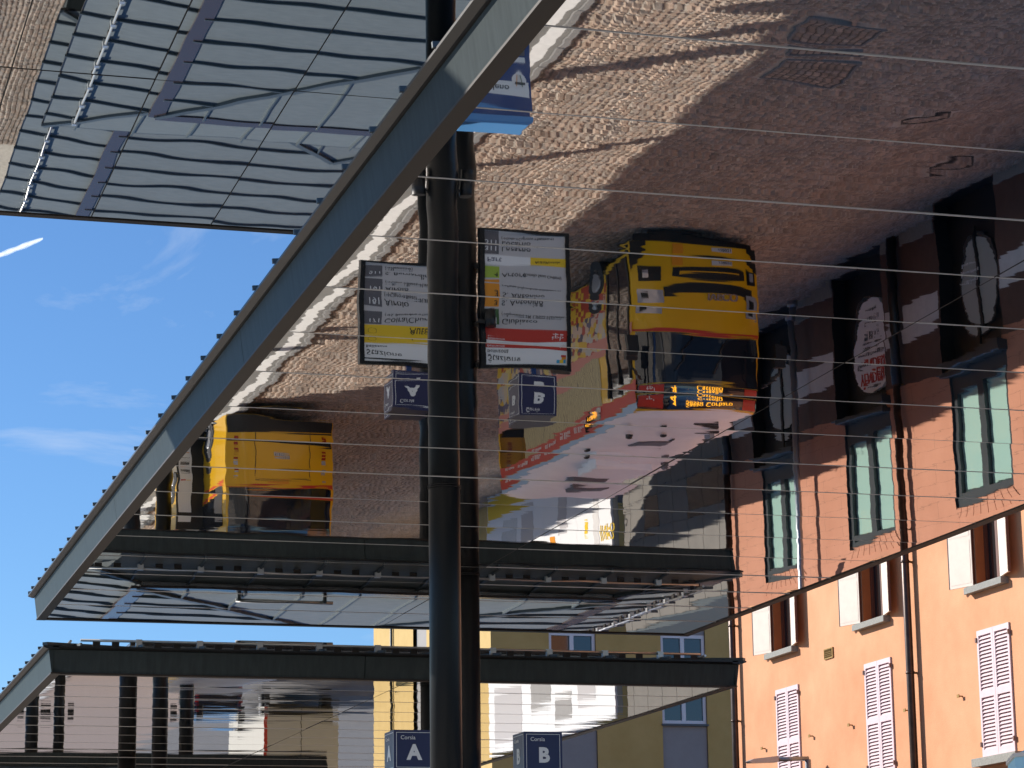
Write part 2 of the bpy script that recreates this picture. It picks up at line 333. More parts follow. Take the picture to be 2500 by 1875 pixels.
    while x < x1 - .3:
        for s, ye in ((1, y0), (-1, y1)):
            L = min(ap, x - x0, x1 - x)
            if L > .35: MB().bar((x, ye - s * .17, ze), (x, ye + s * L, ze + rise * L / ap), W, S).build('standing_seam', M['seam'], t)
            D = min(hw, x - x0 - ap, x1 - x - ap)
            if D > .4: MB().bar((x, ye + s * ap, zi), (x, ye + s * (ap + D), zin(D)), W, S).build('standing_seam', M['seam'], t)
        x += pitch
    # snow rails with clamps
    gz = ze + .035 + .12; rr = .022
    clampV = MB().box(-.04, .04, -.05, .05, -.09, .03).mesh('rail_clamp', M['rail']); stopV = MB().box(-.06, .06, -.012, .012, -.10, -.02).mesh('ice_stop', M['lip'])
    for side in guards:
        if side in 'lr':
            xg = x0 + .36 if side == 'l' else x1 - .36; MB().tube((xg, y0 + .5, gz), (xg, y1 - .5, gz), rr, n=8).build('snow_rail', M['rail'], t)
            y = y0 + .45; k = 0
            while y < y1 - .3:
                if y > y0 + .5: place('rail_clamp', clampV, t, (xg, y, gz))
                for w in (.31, .62):
                    if y + w < y1 - .5: place('ice_stop', stopV, t, (xg, y + w, gz), rz=math.pi / 2)
                y += pitch
        else:
            yg = y0 + .36 if side == 'n' else y1 - .36; MB().tube((x0 + .5, yg, gz), (x1 - .5, yg, gz), rr, n=8).build('snow_rail', M['rail'], t)
            x = x0 + .45
            while x < x1 - .3:
                if x > x0 + .5: place('rail_clamp', clampV, t, (x, yg, gz), rz=math.pi / 2)
                for w in (.31, .62):
                    if x + w < x1 - .5: place('ice_stop', stopV, t, (x + w, yg, gz))
                x += pitch
    return t
CX0, CX1 = 4.72, 16.41
ys = [15.83 + 1.716 * k for k in range(-1, 17)]
canopy('long dark mirror-bottomed canopy carried by the paired steel columns with the route boards', CX0, CX1, 14.1, 45.1, 7.8, ys, [10.66], guards='lr')
c2 = canopy('lower mirror-bottomed canopy whose dark front fascia and snow rail stand before the yellow building', CX0, CX1, 42.78, 73.0, 6.62, [42.78 + 1.716 * k for k in range(1, 18)], [10.66], guards='lrn', amp=1.0, mir='mirror_c')
canopy('highest canopy, its mirrored underside filled by the reflection of a ribbed metal roof', -9.0, 12.6, 24.4, 36.75, 12.42, [30.55], [-7.6 + 1.72 * k for k in range(0, 13)] , short='x', mir='mirror_b', strip='strip_dark', guards='', seams=False, amp=.6)
canopy('farthest and lowest canopy, seen only as a dark fascia in the mirrored soffit', CX0, 15.2, 70.6, 100, 5.42, [70.6 + 3.4 * k for k in range(1, 9)], [10.66], guards='', seams=False)  # unseen right edge set short to let sun onto the hoarding
# rail on the roof of the second canopy with end brackets
t = thing('roof_rail', (8.9, 44.7, 7.16), 'short blue-lit safety rail with end brackets lying on the lower canopy roof', 'rail')
MB().tube((8.05, 44.75, 7.44), (9.75, 44.75, 7.44), .035, n=10).build('rail_tube', M['rail'], t)
for x in (8.1, 9.6): MB().box(x - .03, x + .03, 44.68, 44.82, 7.19, 7.46).build('bracket', M['seam'], t); MB().box(x - .14, x + .14, 44.6, 44.9, 7.17, 7.2).build('foot_plate', M['rail'], t)
# ------------------------------------------------------------------ columns
def spot(parent, x, y, z, dx, two=False):
    h = MB().tube((x + dx, y, z), (x + dx, y, z + .32), .09, n=14).build('spotlight', M['black'], parent)
    MB().bar((x, y, z + .2), (x + dx * .8, y, z + .2), .05, .05).build('lamp_arm', M['black'], parent)
def column(x, y, top, label, r=.2, lamps=(), z0=.0):
    t = thing('steel_column', (x, y, .17), label, 'column', None)
    MB().tube((x, y, .172), (x, y, top), r, n=40).build('shaft', M['steel'], t)
    MB().tube((x, y, .17), (x, y, .21), r + .1, n=32).build('base_plate', M['steel'], t)
    for h in (7.8, 6.62, 5.42, 12.42):
        if abs(h - top) < .2 or (h < top and abs(y - 31.95) < .1 and h == 7.8): MB().tube((x, y, h - .02), (x, y, h - .012), r + .012, n=40).build('collar', M['strip_dark'], t)
    for dx, z in lamps: spot(t, x, y, z, dx)
    return t
column(8.4, 31.95, 12.5, 'thick dark steel column that runs up through the canopy beside the Arcobaleno totem', lamps=[(-.31, 3.6), (.33, 3.6)])
column(10.58, 38.95, 7.86, 'dark steel column carrying the two route boards', lamps=[])
column(11.12, 43.3, 6.66, 'dark steel column standing under the edge of the lower canopy', r=.17, lamps=[(-.27, 4.0)])
column(8.15, 58.5, 6.66, 'dark steel column under the lower canopy, left of a poster board', r=.195)
column(10.0, 66.0, 6.66, 'dark steel column carrying a white poster board under the lower canopy', r=.195)
column(11.55, 71.5, 6.66, 'dark steel column with twin lamps at the far end of the lower canopy', r=.195, lamps=[(-.36, 4.1), (.36, 4.1)])
for i, x in enumerate((8.3, 9.1)): column(x, 80, 5.46, ('dark steel column with twin lamps under the lowest canopy, beside its thinner neighbour', 'thinner dark steel column with twin lamps under the lowest canopy')[i], r=(.19, .16)[i], lamps=[(-.34, 3.3), (.34, 3.3)])
# ------------------------------------------------------------------ route boards
def rect(parent, x0, x1, z0, z1, y, mt, name='panel', d=.003): return MB().box(x0, x1, y - d, y, z0, z1).build(name, M[mt], parent)
YB = 38.62
def board(name, label, x0, x1, z0, z1):
    t = thing(name, ((x0 + x1) / 2, YB, z0), label, 'sign')
    MB().box(x0, x1, YB + .02, YB + .12, z0, z1).build('case', M['black'], t)
    f = MB()
    for q in ((x0, x1, z0, z0 + .07), (x0, x1, z1 - .09, z1), (x0, x0 + .075, z0 + .07, z1 - .09), (x1 - .06, x1, z0 + .07, z1 - .09)): f.box(q[0], q[1], YB - .03, YB + .02, q[2], q[3])
    f.build('frame', M['steel'], t)
    MB().box(x0 + .075, x1 - .06, YB, YB + .02, z0 + .07, z1 - .09).build('face', M['board'], t)
    return t
bl = board('route_board', 'grey route board headed Stazione with lines to Coira, Airolo and San Bernardino', 8.82, 10.3, 2.96, 4.66)
a, b = 8.895, 10.24
rect(bl, a, b, 4.24, 4.57, YB, 'white'); text('Stazione', .17, M['ink'], bl, (a + .03, YB - .005, 4.40)); text('Bellinzona', .085, M['ink'], bl, (a + .03, YB - .005, 4.285))
rect(bl, a, b, 4.0, 4.238, YB, 'yellow'); text('AutoPostale', .15, M['ink'], bl, (9.62, YB - .005, 4.06))
hz = MB()
for k in range(12): u = -.9 + k * .25; hz.bar((a + .13 + .07 * math.cos(u * 2.2), YB - .004, 4.12 + .05 * math.sin(u * 2.2)), (a + .13 + .07 * math.cos((u + .25) * 2.2), YB - .004, 4.12 + .05 * math.sin((u + .25) * 2.2)), .012, .004)
hz.build('horn_emblem', M['ink'], bl)
for k, (n, nm, sub) in enumerate((('171', 'Coira/Chur', '(\u2192S. Bernardino\u2192Thusis\u2192)'), ('191', 'Airolo', '(\u2192Claro\u2192Biasca\u2192Lavorgo\u2192Faido\u2192)'), ('211', 'S. Bernardino', '(\u2192Mesocco\u2192)'))):
    z = 3.71 - k * .325; rect(bl, a, a + .28, z, z + .27, YB, 'dgrey'); text(n, .14, M['white'], bl, (a + .27, YB - .006, z + .13), align='RIGHT')
    text(nm, .145, M['ink'], bl, (a + .32, YB - .004, z + .14)); text(sub, .075, M['ink'], bl, (a + .32, YB - .004, z + .04))
br = board('route_board', 'grey route board headed Stazione with a red band and lines to Giubiasco and Locarno', 10.75, 12.22, 2.36, 4.62)
a, b = 10.825, 12.16
rect(br, a, b, 4.20, 4.53, YB, 'white'); text('Stazione', .16, M['ink'], br, (a + .03, YB - .005, 4.37)); text('Bellinzona', .085, M['ink'], br, (a + .03, YB - .005, 4.245))
for (p0, p1, q0, q1, c) in ((b - .17, b - .02, 4.40, 4.49, 'cyan'), (b - .12, b - .06, 4.40, 4.49, 'yellow'), (b - .10, b - .02, 4.27, 4.345, 'red'), (b - .09, b - .02, 4.345, 4.40, 'orangep')): rect(br, p0, p1, q0, q1, YB - .003 - (.003 if c == 'yellow' else 0), c, 'emblem')
rect(br, a, b, 3.93, 4.198, YB, 'red'); text('tpb', .15, M['white'], br, (b - .25, YB - .005, 4.03)); text('Bellinzona', .07, M['white'], br, (a + .03, YB - .005, 4.13))
for n, c, z, nm, sub in (('1', 'green', 3.60, 'Giubiasco', '(\u2192Espocentro\u2192M. Carasso\u2192Sementina\u2192)'), ('3', 'orangep', 3.27, 'S. Antonino', '(\u2192Piazza Indipendenza\u2192Giubiasco\u2192)'), ('4', 'lime', 2.96, 'Artore', None), ('311', 'dgrey', 2.44, 'Locarno', '(\u2192Gudo\u2192Cugnasco\u2192Riazzino\u2192)')):
    rect(br, a, a + .24, z, z + .27, YB, c); text(n, .15, M['white'] if c in ('dgrey', 'green') else M['ink'], br, (a + .225, YB - .006, z + .13), align='RIGHT')
    text(nm, .145, M['ink'], br, (a + .28, YB - .004, z + .14))
    if sub: text(sub, .07, M['ink'], br, (a + .28, YB - .004, z + .045), sx=.88)
text('(Castello Sasso Corbaro)', .075, M['ink'], br, (a + .64, YB - .004, 3.10), sx=.8)
rect(br, a, b, 2.735, 2.945, YB, 'white'); rect(br, b - .58, b, 2.735, 2.945, YB - .003, 'yellow'); text('Fart', .15, M['signblue'], br, (a + .04, YB - .005, 2.79)); text('AutoPostale', .085, M['ink'], br, (b - .30, YB - .008, 2.83), align='CENTER')
for t, x0, x1 in ((bl, 10.3, 10.4), (br, 10.72, 10.9)):
    for z in (4.45, 3.2 if t is bl else 2.9): MB().box(x0 - .02, x1 + .02, YB + .13, YB + .42, z, z + .1).build('bracket', M['black'], t)
# lane cubes
for L, x0, lab in (('A', 9.31, 'dark blue lane cube lettered A above the route board'), ('B', 11.32, 'dark blue lane cube lettered B above the route board')):
    x1 = x0 + .6; y0, y1 = 38.45, 39.05; z0, z1 = 4.76, 5.37
    if L == 'A': z0 += .02
    t = thing('lane_sign', ((x0 + x1) / 2, 38.75, 4.6), lab, 'sign')
    MB().box(x0, x1, y0, y1, z0, z1).build('cube', M['signblue'], t)
    MB().box((x0 + x1) / 2 - .04, (x0 + x1) / 2 + .04, 38.66, 38.73, 4.6, z0).build('stem', M['totem'], t)
    for face in ('-y', '-x'):
        m = MB(); e = .035; w = .007
        if face == '-y':
            for q in ((x0 + e, x1 - e, z0 + e, z0 + e + w), (x0 + e, x1 - e, z1 - e - w, z1 - e), (x0 + e, x0 + e + w, z0 + e + w, z1 - e - w), (x1 - e - w, x1 - e, z0 + e + w, z1 - e - w)): m.box(q[0], q[1], y0 - .003, y0 - .0005, q[2], q[3])
            text('Corsia', .085, M['white'], t, (x0 + .10, y0 - .004, z1 - .14)); text(L, .30, M['white'], t, ((x0 + x1) / 2 + .01, y0 - .004, z0 + .16), align='CENTER', bold=.014)
        else:
            for q in ((y0 + e, y1 - e, z0 + e, z0 + e + w), (y0 + e, y1 - e, z1 - e - w, z1 - e), (y0 + e, y0 + e + w, z0 + e + w, z1 - e - w), (y1 - e - w, y1 - e, z0 + e + w, z1 - e - w)): m.box(x0 - .003, x0 - .0005, q[0], q[1], q[2], q[3])
            text('Corsia', .085, M['white'], t, (x0 - .004, y1 - .10, z1 - .14), '-x'); text(L, .30, M['white'], t, (x0 - .004, (y0 + y1) / 2, z0 + .16), '-x', 'CENTER', bold=.014)
        m.build('border_line', M['white'], t)
t = thing('spotlight', (10.87, 38.5, 3.6), 'small black cylinder lamp fixed in front of the red-banded route board', 'lamp')
MB().tube((10.875, 38.45, 3.66), (10.875, 38.45, 3.96), .085, n=16).build('housing', M['black'], t); MB().box(10.68, 10.86, 38.44, 38.8, 3.84, 3.89).build('arm', M['black'], t)
# Arcobaleno totem
t = thing('ticket_totem', (9.1, 32.0, .17), 'blue ticket totem with a white Arcobaleno header beside the thick column', 'totem')
MB().box(8.66, 9.57, 31.75, 32.2, .17, 2.82).build('body', M['totem'], t); MB().bevel(8.62, 9.6, 31.7, 32.24, 2.822, 2.94, .05).build('cap', mat('totem_cap', (.10, .30, .62), .22), t)  # cap is a lighter blue: the reflected sky is put into its colour
rect(t, 8.7, 9.54, 2.42, 2.62, 31.748, 'white', 'header'); text('Arcobaleno', .15, M['ink'], t, (9.27, 31.742, 2.49), align='RIGHT', sx=.9)
rect(t, 8.7, 9.5, 1.1, 1.95, 31.748, 'dgrey', 'screen'); rect(t, 9.0, 9.5, 1.98, 2.1, 31.748, 'white', 'notice')
em = MB().prism([(9.41 + .1 * math.cos(u), 2.38 + .16 * math.sin(u)) for u in [2 * math.pi * k / 20 for k in range(20)]][::-1], 1, 31.738, 31.747); em.build('emblem', M['white'], t)
MB().bar((9.385, 31.736, 2.26), (9.365, 31.736, 2.50), .03, .003).build('emblem_stroke', M['orangep'], t); MB().bar((9.43, 31.736, 2.26), (9.45, 31.736, 2.50), .03, .003).build('emblem_stroke', M['green'], t); MB().box(9.35, 9.49, 31.730, 31.733, 2.43, 2.445).build('emblem_stroke', M['ink'], t)
# poster board on the far column
t = thing('poster_board', (10.5, 65.7, .17), 'white poster board with red and yellow print on the far column', 'sign')
MB().box(10.28, 11.0, 65.62, 65.78, .17, 2.6).build('case', M['black'], t); rect(t, 10.31, 10.64, .4, 2.3, 65.618, 'white', 'poster')  # black case runs on past the poster, standing in for the bus's shaded side
for q in ((10.33, 10.46, 1.3, 1.42, 'red'), (10.48, 10.6, 1.36, 1.42, 'yellow'), (10.35, 10.6, .9, .94, 'ink'), (10.35, 10.58, 1.02, 1.06, 'ink'), (10.35, 10.6, .7, .74, 'orangep')): rect(t, q[0], q[1], q[2], q[3], 65.612, q[4], 'print')
MB().box(10.19, 10.3, 65.68, 65.74, 1.0, 1.1).build('bracket', M['black'], t)
# ------------------------------------------------------------------ orange house
def plaster(name, c1, c2, sc=.9, lines=False):
    m = mat(name, c1, .85, col2=c2, nscale=sc, bump=.004, bscale=35); nt = m.node_tree; N = nt.nodes; L = nt.links; b = N['Principled BSDF']
    if lines:   # shallow struck courses in the render
        g = N.new('ShaderNodeNewGeometry'); s = N.new('ShaderNodeSeparateXYZ'); L.new(g.outputs['Position'], s.inputs[0]); c = N.new('ShaderNodeCombineXYZ'); L.new(s.outputs['Y'], c.inputs[0]); L.new(s.outputs['Z'], c.inputs[1])
        br_ = N.new('ShaderNodeTexBrick'); br_.inputs['Scale'].default_value = 1; br_.inputs['Brick Width'].default_value = 1.9; br_.inputs['Row Height'].default_value = .36; br_.inputs['Mortar Size'].default_value = .006; L.new(c.outputs[0], br_.inputs['Vector'])
        x = N.new('ShaderNodeMix'); x.data_type = 'RGBA'; x.inputs['B'].default_value = (.26, .12, .07, 1); L.new(br_.outputs['Fac'], x.inputs['Factor'])
        src = b.inputs['Base Color'].links[0].from_socket; L.new(src, x.inputs['A']); L.new(x.outputs['Result'], b.inputs['Base Color'])
    return m
M['apricot'] = plaster('apricot_plaster', (.56, .235, .105), (.68, .345, .18), .55)
M['salmon'] = plaster('salmon_plaster', (.43, .185, .105), (.49, .22, .13), lines=True)
M['reveal'] = mat('window_reveal', (.50, .17, .05), .8, noise=.1)
M['granite'] = mat('granite_sill', (.27, .265, .24), .85, noise=.28, nscale=40)
M['pinkwood'] = mat('pink_shutter_paint', (.67, .51, .53), .55, noise=.05, nscale=5)
M['cream'] = mat('cream_shutter_paint', (.77, .65, .54), .55, noise=.05, nscale=5)
M['brown'] = mat('brown_wood', (.13, .045, .025), .5)
M['pipe'] = mat('copper_pipe_brown', (.075, .05, .04), .38, .6, noise=.3, nscale=4)
M['glass_g'] = mat('green_tinted_pane', (.34, .52, .45), .06, 0, 1.0, coat=.6)
M['glass_d'] = mat('dark_pane', (.015, .018, .02), .04, 0, .9)
M['alu'] = mat('dark_grey_frame', (.055, .065, .07), .4, .3)
M['brass'] = mat('brass_catch', (.28, .17, .05), .5, .7)
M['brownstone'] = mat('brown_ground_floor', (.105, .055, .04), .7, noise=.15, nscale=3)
M['offwhite'] = mat('pale_plaster', (.62, .60, .58), .85, noise=.08, nscale=4)
M['shopglass'] = mat('shop_pane', (.045, .05, .05), .08, 0, .6)
M['curtain'] = mat('pale_blind', (.40, .40, .36), .8)
def wall(mapf, u0, u1, z0, z1, holes, depth, mt, parent, name='wall', reveal=None):
    U = sorted({u0, u1, *[h[0] for h in holes if u0 < h[0] < u1], *[h[1] for h in holes if u0 < h[1] < u1]}); Z = sorted({z0, z1, *[h[2] for h in holes if z0 < h[2] < z1], *[h[3] for h in holes if z0 < h[3] < z1]})
    m = MB()
    for a, b in zip(U, U[1:]):
        for c, d in zip(Z, Z[1:]):
            if not any(h[0] <= a and b <= h[1] and h[2] <= c and d <= h[3] for h in holes): m.face([mapf(a, c, 0), mapf(b, c, 0), mapf(b, d, 0), mapf(a, d, 0)])
    o = m.build(name, M[mt], parent)
    return o
house = thing('orange_house', (XF, 47, GL), 'orange plastered house with pink louvred shutters and brown downpipes', 'house')
fx = lambda u, z, d: (XF + d, u, z)
UP = [(55.28, 56.45, 9.0, 11.0), (50.24, 51.37, 9.0, 11.0), (44.86, 45.95, 9.0, 11.0)]
LO = [(55.05, 56.40, 5.74, 8.14), (50.03, 51.37, 5.74, 8.14), (44.66, 46.01, 5.74, 8.14)]
FI = [(54.58, 56.85, 2.24, 4.95), (49.54, 51.93, 2.24, 4.95), (44.18, 46.66, 2.24, 4.95)]
SH = [(54.64, 57.31, GL + .03, 2.06), (49.69, 52.34, GL + .03, 2.06), (44.33, 46.98, GL + .03, 2.06)]
H = UP + LO + FI + SH
wall(fx, 36.0, 58.9, GL, 2.02, H, .3, 'brownstone', house); wall(fx, 36.0, 58.9, 2.02, 5.42, H, .3, 'salmon', house); wall(fx, 36.0, 58.9, 5.42, 16.5, H, .3, 'apricot', house)  # unseen top of the house raised to block sky light over the street
MB().face([(XF, 58.9, GL), (32, 58.9, GL), (32, 58.9, 16.5), (XF, 58.9, 16.5)]).face([(XF, 36, GL), (32, 36, GL), (32, 36, 16.5), (XF, 36, 16.5)]).face([(32, 36, GL), (32, 58.9, GL), (32, 58.9, 16.5), (32, 36, 16.5)]).build('wall', M['apricot'], house)
MB().face([(XF - .7, 35.3, 16.4), (32.7, 35.3, 16.4), (27.4, 40, 19)]).face([(XF - .7, 59.6, 16.4), (32.7, 59.6, 16.4), (27.4, 54, 19)]).face([(XF - .7, 35.3, 16.4), (XF - .7, 59.6, 16.4), (27.4, 54, 19), (27.4, 40, 19)]).face([(32.7, 35.3, 16.4), (32.7, 59.6, 16.4), (27.4, 54, 19), (27.4, 40, 19)]).face([(XF - .7, 35.3, 16.39), (32.7, 35.3, 16.39), (32.7, 59.6, 16.39), (XF - .7, 59.6, 16.39)]).build('roof', mat('roof_tiles', (.30, .13, .08), .8, noise=.2, nscale=8), house)
def reveals(h, d, mt, parent):
    a, b, c, e = h; m = MB(); x = XF
    m.face([(x, a, c), (x + d, a, c), (x + d, a, e), (x, a, e)]).face([(x, b, c), (x + d, b, c), (x + d, b, e), (x, b, e)]).face([(x, a, c), (x + d, a, c), (x + d, b, c), (x, b, c)]).face([(x, a, e), (x + d, a, e), (x + d, b, e), (x, b, e)])
    return m.build('reveal', M[mt], parent)
def fbox(y0, y1, z0, z1, d0, d1, name, mt, parent): return MB().box(XF + d0, XF + d1, y0, y1, z0, z1).build(name, M[mt], parent)
# upper windows: open solid shutters, granite sill, casement
leaf_m = None
for h in UP:
    a, b, c, e = h; w = MB().box(XF + .24, XF + .27, a, b, c, e).build('window', M['glass_d'], house); reveals(h, .3, 'reveal', w)
    m = MB()
    for q in ((a, a + .09, c, e), (b - .09, b, c, e), (a + .09, b - .09, e - .09, e), (a + .09, b - .09, c, c + .09), ((a + b) / 2 - .05, (a + b) / 2 + .05, c + .09, e - .09)): m.box(XF + .19, XF + .238, *q)
    m.build('frame', M['brown'], w)
    MB().bevel(XF - .16, XF + .2, a - .24, b + .26, c - .13, c - .002, .01).build('sill', M['granite'], w)
    for s, yh in ((1, b + .03), (-1, a - .03)):   # leaves folded back beside the opening
        ang = math.radians(17 if s > 0 else 13); lw = .66
        lf = MB().box(-.02, .02, 0, s * lw, 0, e - c - .02).box(-.024, -.0205, s * .05, s * (lw - .05), .06, .9).box(-.024, -.0205, s * .05, s * (lw - .05), .98, e - c - .1)
        o = place('shutter', lf.mesh('shutter', M['cream']), house, (XF - .045, yh, c + .02), rz=(ang if s > 0 else -ang))
        ed = MB().box(-.027, .027, s * lw, s * (lw + .012), 0, e - c - .02).box(-.027, .027, -s * .012, 0, 0, e - c - .02); place('shutter_edge', ed.mesh('shutter_edge', M['brown']), o, WL[o.name])
# closed louvred shutters
slat = {}
for h in LO:
    a, b, c, e = h; mid = (a + b) / 2
    for y0, y1 in ((a, mid - .004), (mid + .004, b)):
        m = MB(); fr = .075
        for q in ((y0, y0 + fr, c, e), (y1 - fr, y1, c, e), (y0 + fr, y1 - fr, e - .10, e), (y0 + fr, y1 - fr, c, c + .14), (y0 + fr, y1 - fr, c + 1.12, c + 1.25)): m.box(XF - .035, XF + .012, *q)
        L = m.build('shutter', M['pinkwood'], house); MB().box(XF + .03, XF + .04, y0, y1, c, e).build('backing', M['brown'], L)
        wsl = round(y1 - y0 - 2 * fr, 3)
        if wsl not in slat: slat[wsl] = MB().face([(-.03, 0, -.036), (-.03, wsl, -.036), (.022, wsl, .028), (.022, 0, .028)]).face([(-.03, 0, -.044), (-.03, wsl, -.044), (.022, wsl, .020), (.022, 0, .020)]).face([(-.03, 0, -.044), (-.03, wsl, -.044), (-.03, wsl, -.036), (-.03, 0, -.036)]).mesh('slat', M['pinkwood'])
        for z0, z1 in ((c + .14, c + 1.12), (c + 1.25, e - .10)):
            n = int((z1 - z0) / .068)
            for k in range(n): place('slat', slat[wsl], L, (XF - .002, y0 + fr, z0 + (k + .5) * (z1 - z0) / n))
        for z in (c + .2, e - .22): MB().box(XF - .06, XF - .036, (y0 - .03) if y0 == a else (y1 - .02), (y0 + .02) if y0 == a else (y1 + .03), z, z + .09).build('hinge', M['brown'], L)
    MB().bevel(XF - .18, XF + .05, a - .28, b + .20, c - .17, c - .012, .01).build('sill', M['granite'], house)
# first-floor windows: dark metal, green panes, struck voussoirs over them
for h in FI:
    a, b, c, e = h; w = MB().box(XF + .2, XF + .22, a, b, c, e).build('window', M['alu'], house); reveals(h, .2, 'alu', w)
    m = MB()
    for q in ((a, a + .16, c, e), (b - .16, b, c, e), (a + .16, b - .16, e - .2, e), (a + .16, b - .16, c, c + .42), ((a + b) / 2 - .13, (a + b) / 2 + .13, c + .42, e - .2)): m.box(XF + .05, XF + .198, *q)
    m.build('frame', M['alu'], w)
    for p0, p1 in ((a + .16, (a + b) / 2 - .13), ((a + b) / 2 + .13, b - .16)): MB().box(XF + .14, XF + .16, p0, p1, c + .42, e - .2).build('pane', M['glass_g'], w)
    MB().bevel(XF - .20, XF + .05, a - .05, b + .05, c - .10, c + .06, .02).build('sill', M['alu'], w)
    n = 9; cy_ = (a + b) / 2
    for k in range(n):
        u0, u1 = -1 + 2 * k / n, -1 + 2 * (k + 1) / n; r0, r1 = (b - a) / 2, (b - a) / 2 + .22; gp = .012
        MB().prism([(cy_ + u0 * r0 + gp, e + .02), (cy_ + u1 * r0 - gp, e + .02), (cy_ + u1 * r1 - gp, e + .27), (cy_ + u0 * r1 + gp, e + .27)], 0, XF - .016, XF - .002).build('voussoir', M['salmon'], house)
# shopfronts
for i, h in enumerate(SH):
    a, b, c, e = h; w = MB().box(XF + .30, XF + .33, a, b, c, e).build('shopfront', M['black'], house); reveals(h, .3, 'black', w)
    cy_ = (a + b) / 2; oval = lambda ry, rz, zc, x0, x1, mt, nm: MB().prism([(cy_ + ry * math.cos(u), zc + rz * math.sin(u)) for u in [2 * math.pi * k / 28 for k in range(28)]], 0, x0, x1).build(nm, M[mt], w)
    oval(.86, 1.06, (c + e) / 2 + .15, XF + .24, XF + .298, 'shopglass', 'oval_pane')
    if i != 1:
        MB().box(XF + .2, XF + .239, cy_ - .05, cy_ + .05, c + .55, e - .15).build('mullion', M['black'], w)
        oval(.80, .95, (c + e) / 2 + .2, XF + .236, XF + .2395, 'curtain', 'blind')
    MB().bevel(XF - .12, XF + .05, a - .05, b + .05, e, e + .07, .02).build('lintel', M['alu'], w)
    if i == 2:
        text('parrucchiera', .16, M['white'], w, (XF + .19, cy_ + .75, .4), '-x'); text('donna uomo', .13, M['white'], w, (XF + .19, cy_ + .7, .15), '-x')
sg = thing('sale_sign', (XF + .15, 50.7, -.3), 'white oval for-sale sign lettered VENDESI in the dark shopfront', 'sign')
MB().prism([(50.69 + .93 * math.cos(u), .763 + 1.03 * math.sin(u)) for u in [2 * math.pi * k / 36 for k in range(36)]], 0, XF + .16, XF + .235).build('oval_panel', M['white'], sg)
X_ = XF + .153
text('VENDESI', .37, M['red'], sg, (X_, 50.68, 1.17), '-x', 'CENTER', bold=.013, sx=.9); text('immobiliare', .14, M['ink'], sg, (X_, 50.63, 1.52), '-x', 'CENTER')
for k, s_ in enumerate(('SUPERFICIE COMMERCIALE', 'PIANO TERRA', 'con vetrine e deposito', '091 825 11 11', 'trattative dirette')): text(s_, (.14, .16, .12, .16, .11)[k], M['ink'], sg, (X_, 50.69, .90 - k * .215), '-x', 'CENTER', sx=.85)
MB().tube((X_ - .004, 51.13, 1.56), (X_ + .002, 51.13, 1.56), .05, n=12).build('logo_dot', M['red'], sg)
for y0, y1 in ((36.2, 44.27), (47.05, 48.7), (48.95, 49.63), (52.4, 54.58), (57.4, 58.6)):
    fbox(y0, y1, .46, 1.13, -.006, 0, 'pale_band', 'offwhite', house); fbox(y0, y1, GL, GL + .35, -.03, 0, 'plinth', 'granite', house)
def downpipe(y, label):
    t = thing('downpipe', (XF - .16, y, GL), label, 'pipe')
    MB().tube((XF - .15, y, GL), (XF - .15, y, 16.4), .08, n=14).build('pipe', M['pipe'], t); MB().tube((XF - .15, y, GL), (XF - .15, y, 1.96), .105, n=14).build('cast_foot', M['black'], t)
    for z in (1.96, 5.0, 7.65, 9.9, 11.5): MB().tube((XF - .15, y, z), (XF - .15, y, z + .05), .092, n=14).build('collar', M['pipe'], t); MB().box(XF - .14, XF, y - .02, y + .02, z, z + .04).build('bracket', M['brass'], t)
downpipe(58.72, 'brown downpipe at the corner of the orange house next to the yellow building'); downpipe(48.83, 'brown downpipe running down between two shuttered windows of the orange house')
t = thing('vent_grille', (XF, 53.27, 8.5), 'small brass vent grille on the apricot wall', 'vent')
m = MB(); 
for q in ((53.02, 53.51, 8.49, 8.515), (53.02, 53.51, 8.695, 8.72), (53.02, 53.05, 8.515, 8.695), (53.48, 53.51, 8.515, 8.695)): m.box(XF - .03, XF, *q)
m.build('frame', M['brass'], t); MB().box(XF - .004, XF - .001, 53.05, 53.48, 8.515, 8.695).build('opening', M['black'], t)
for k in range(8): MB().box(XF - .025, XF - .005, 53.08 + k * .052, 53.09 + k * .052, 8.515, 8.695).build('bar', M['brass'], t)
for k in range(3): MB().box(XF - .022, XF - .006, 53.05, 53.48, 8.555 + k * .04, 8.562 + k * .04).build('bar', M['brass'], t)
pinm = [MB().box(-.09, 0, -.012, .012, -.012, .012).mesh('pin', M['brass']), MB().box(-.095, -.08, -.045, .05, -.03, .035).mesh('catch', M['brass'])]
for y, z, s in ((57.22, 6.90, 'left of the far pink shutters'), (54.36, 6.92, 'right of the far pink shutters'), (52.18, 6.95, 'left of the middle pink shutters'), (49.32, 6.97, 'right of the middle pink shutters by the downpipe'), (46.83, 6.99, 'left of the near pink shutters')):
    t = thing('shutter_catch', (XF, y, z), 'small brass shutter catch on the wall ' + s, 'catch')
    for me in pinm: place(me.name, me, t, (XF, y, z))
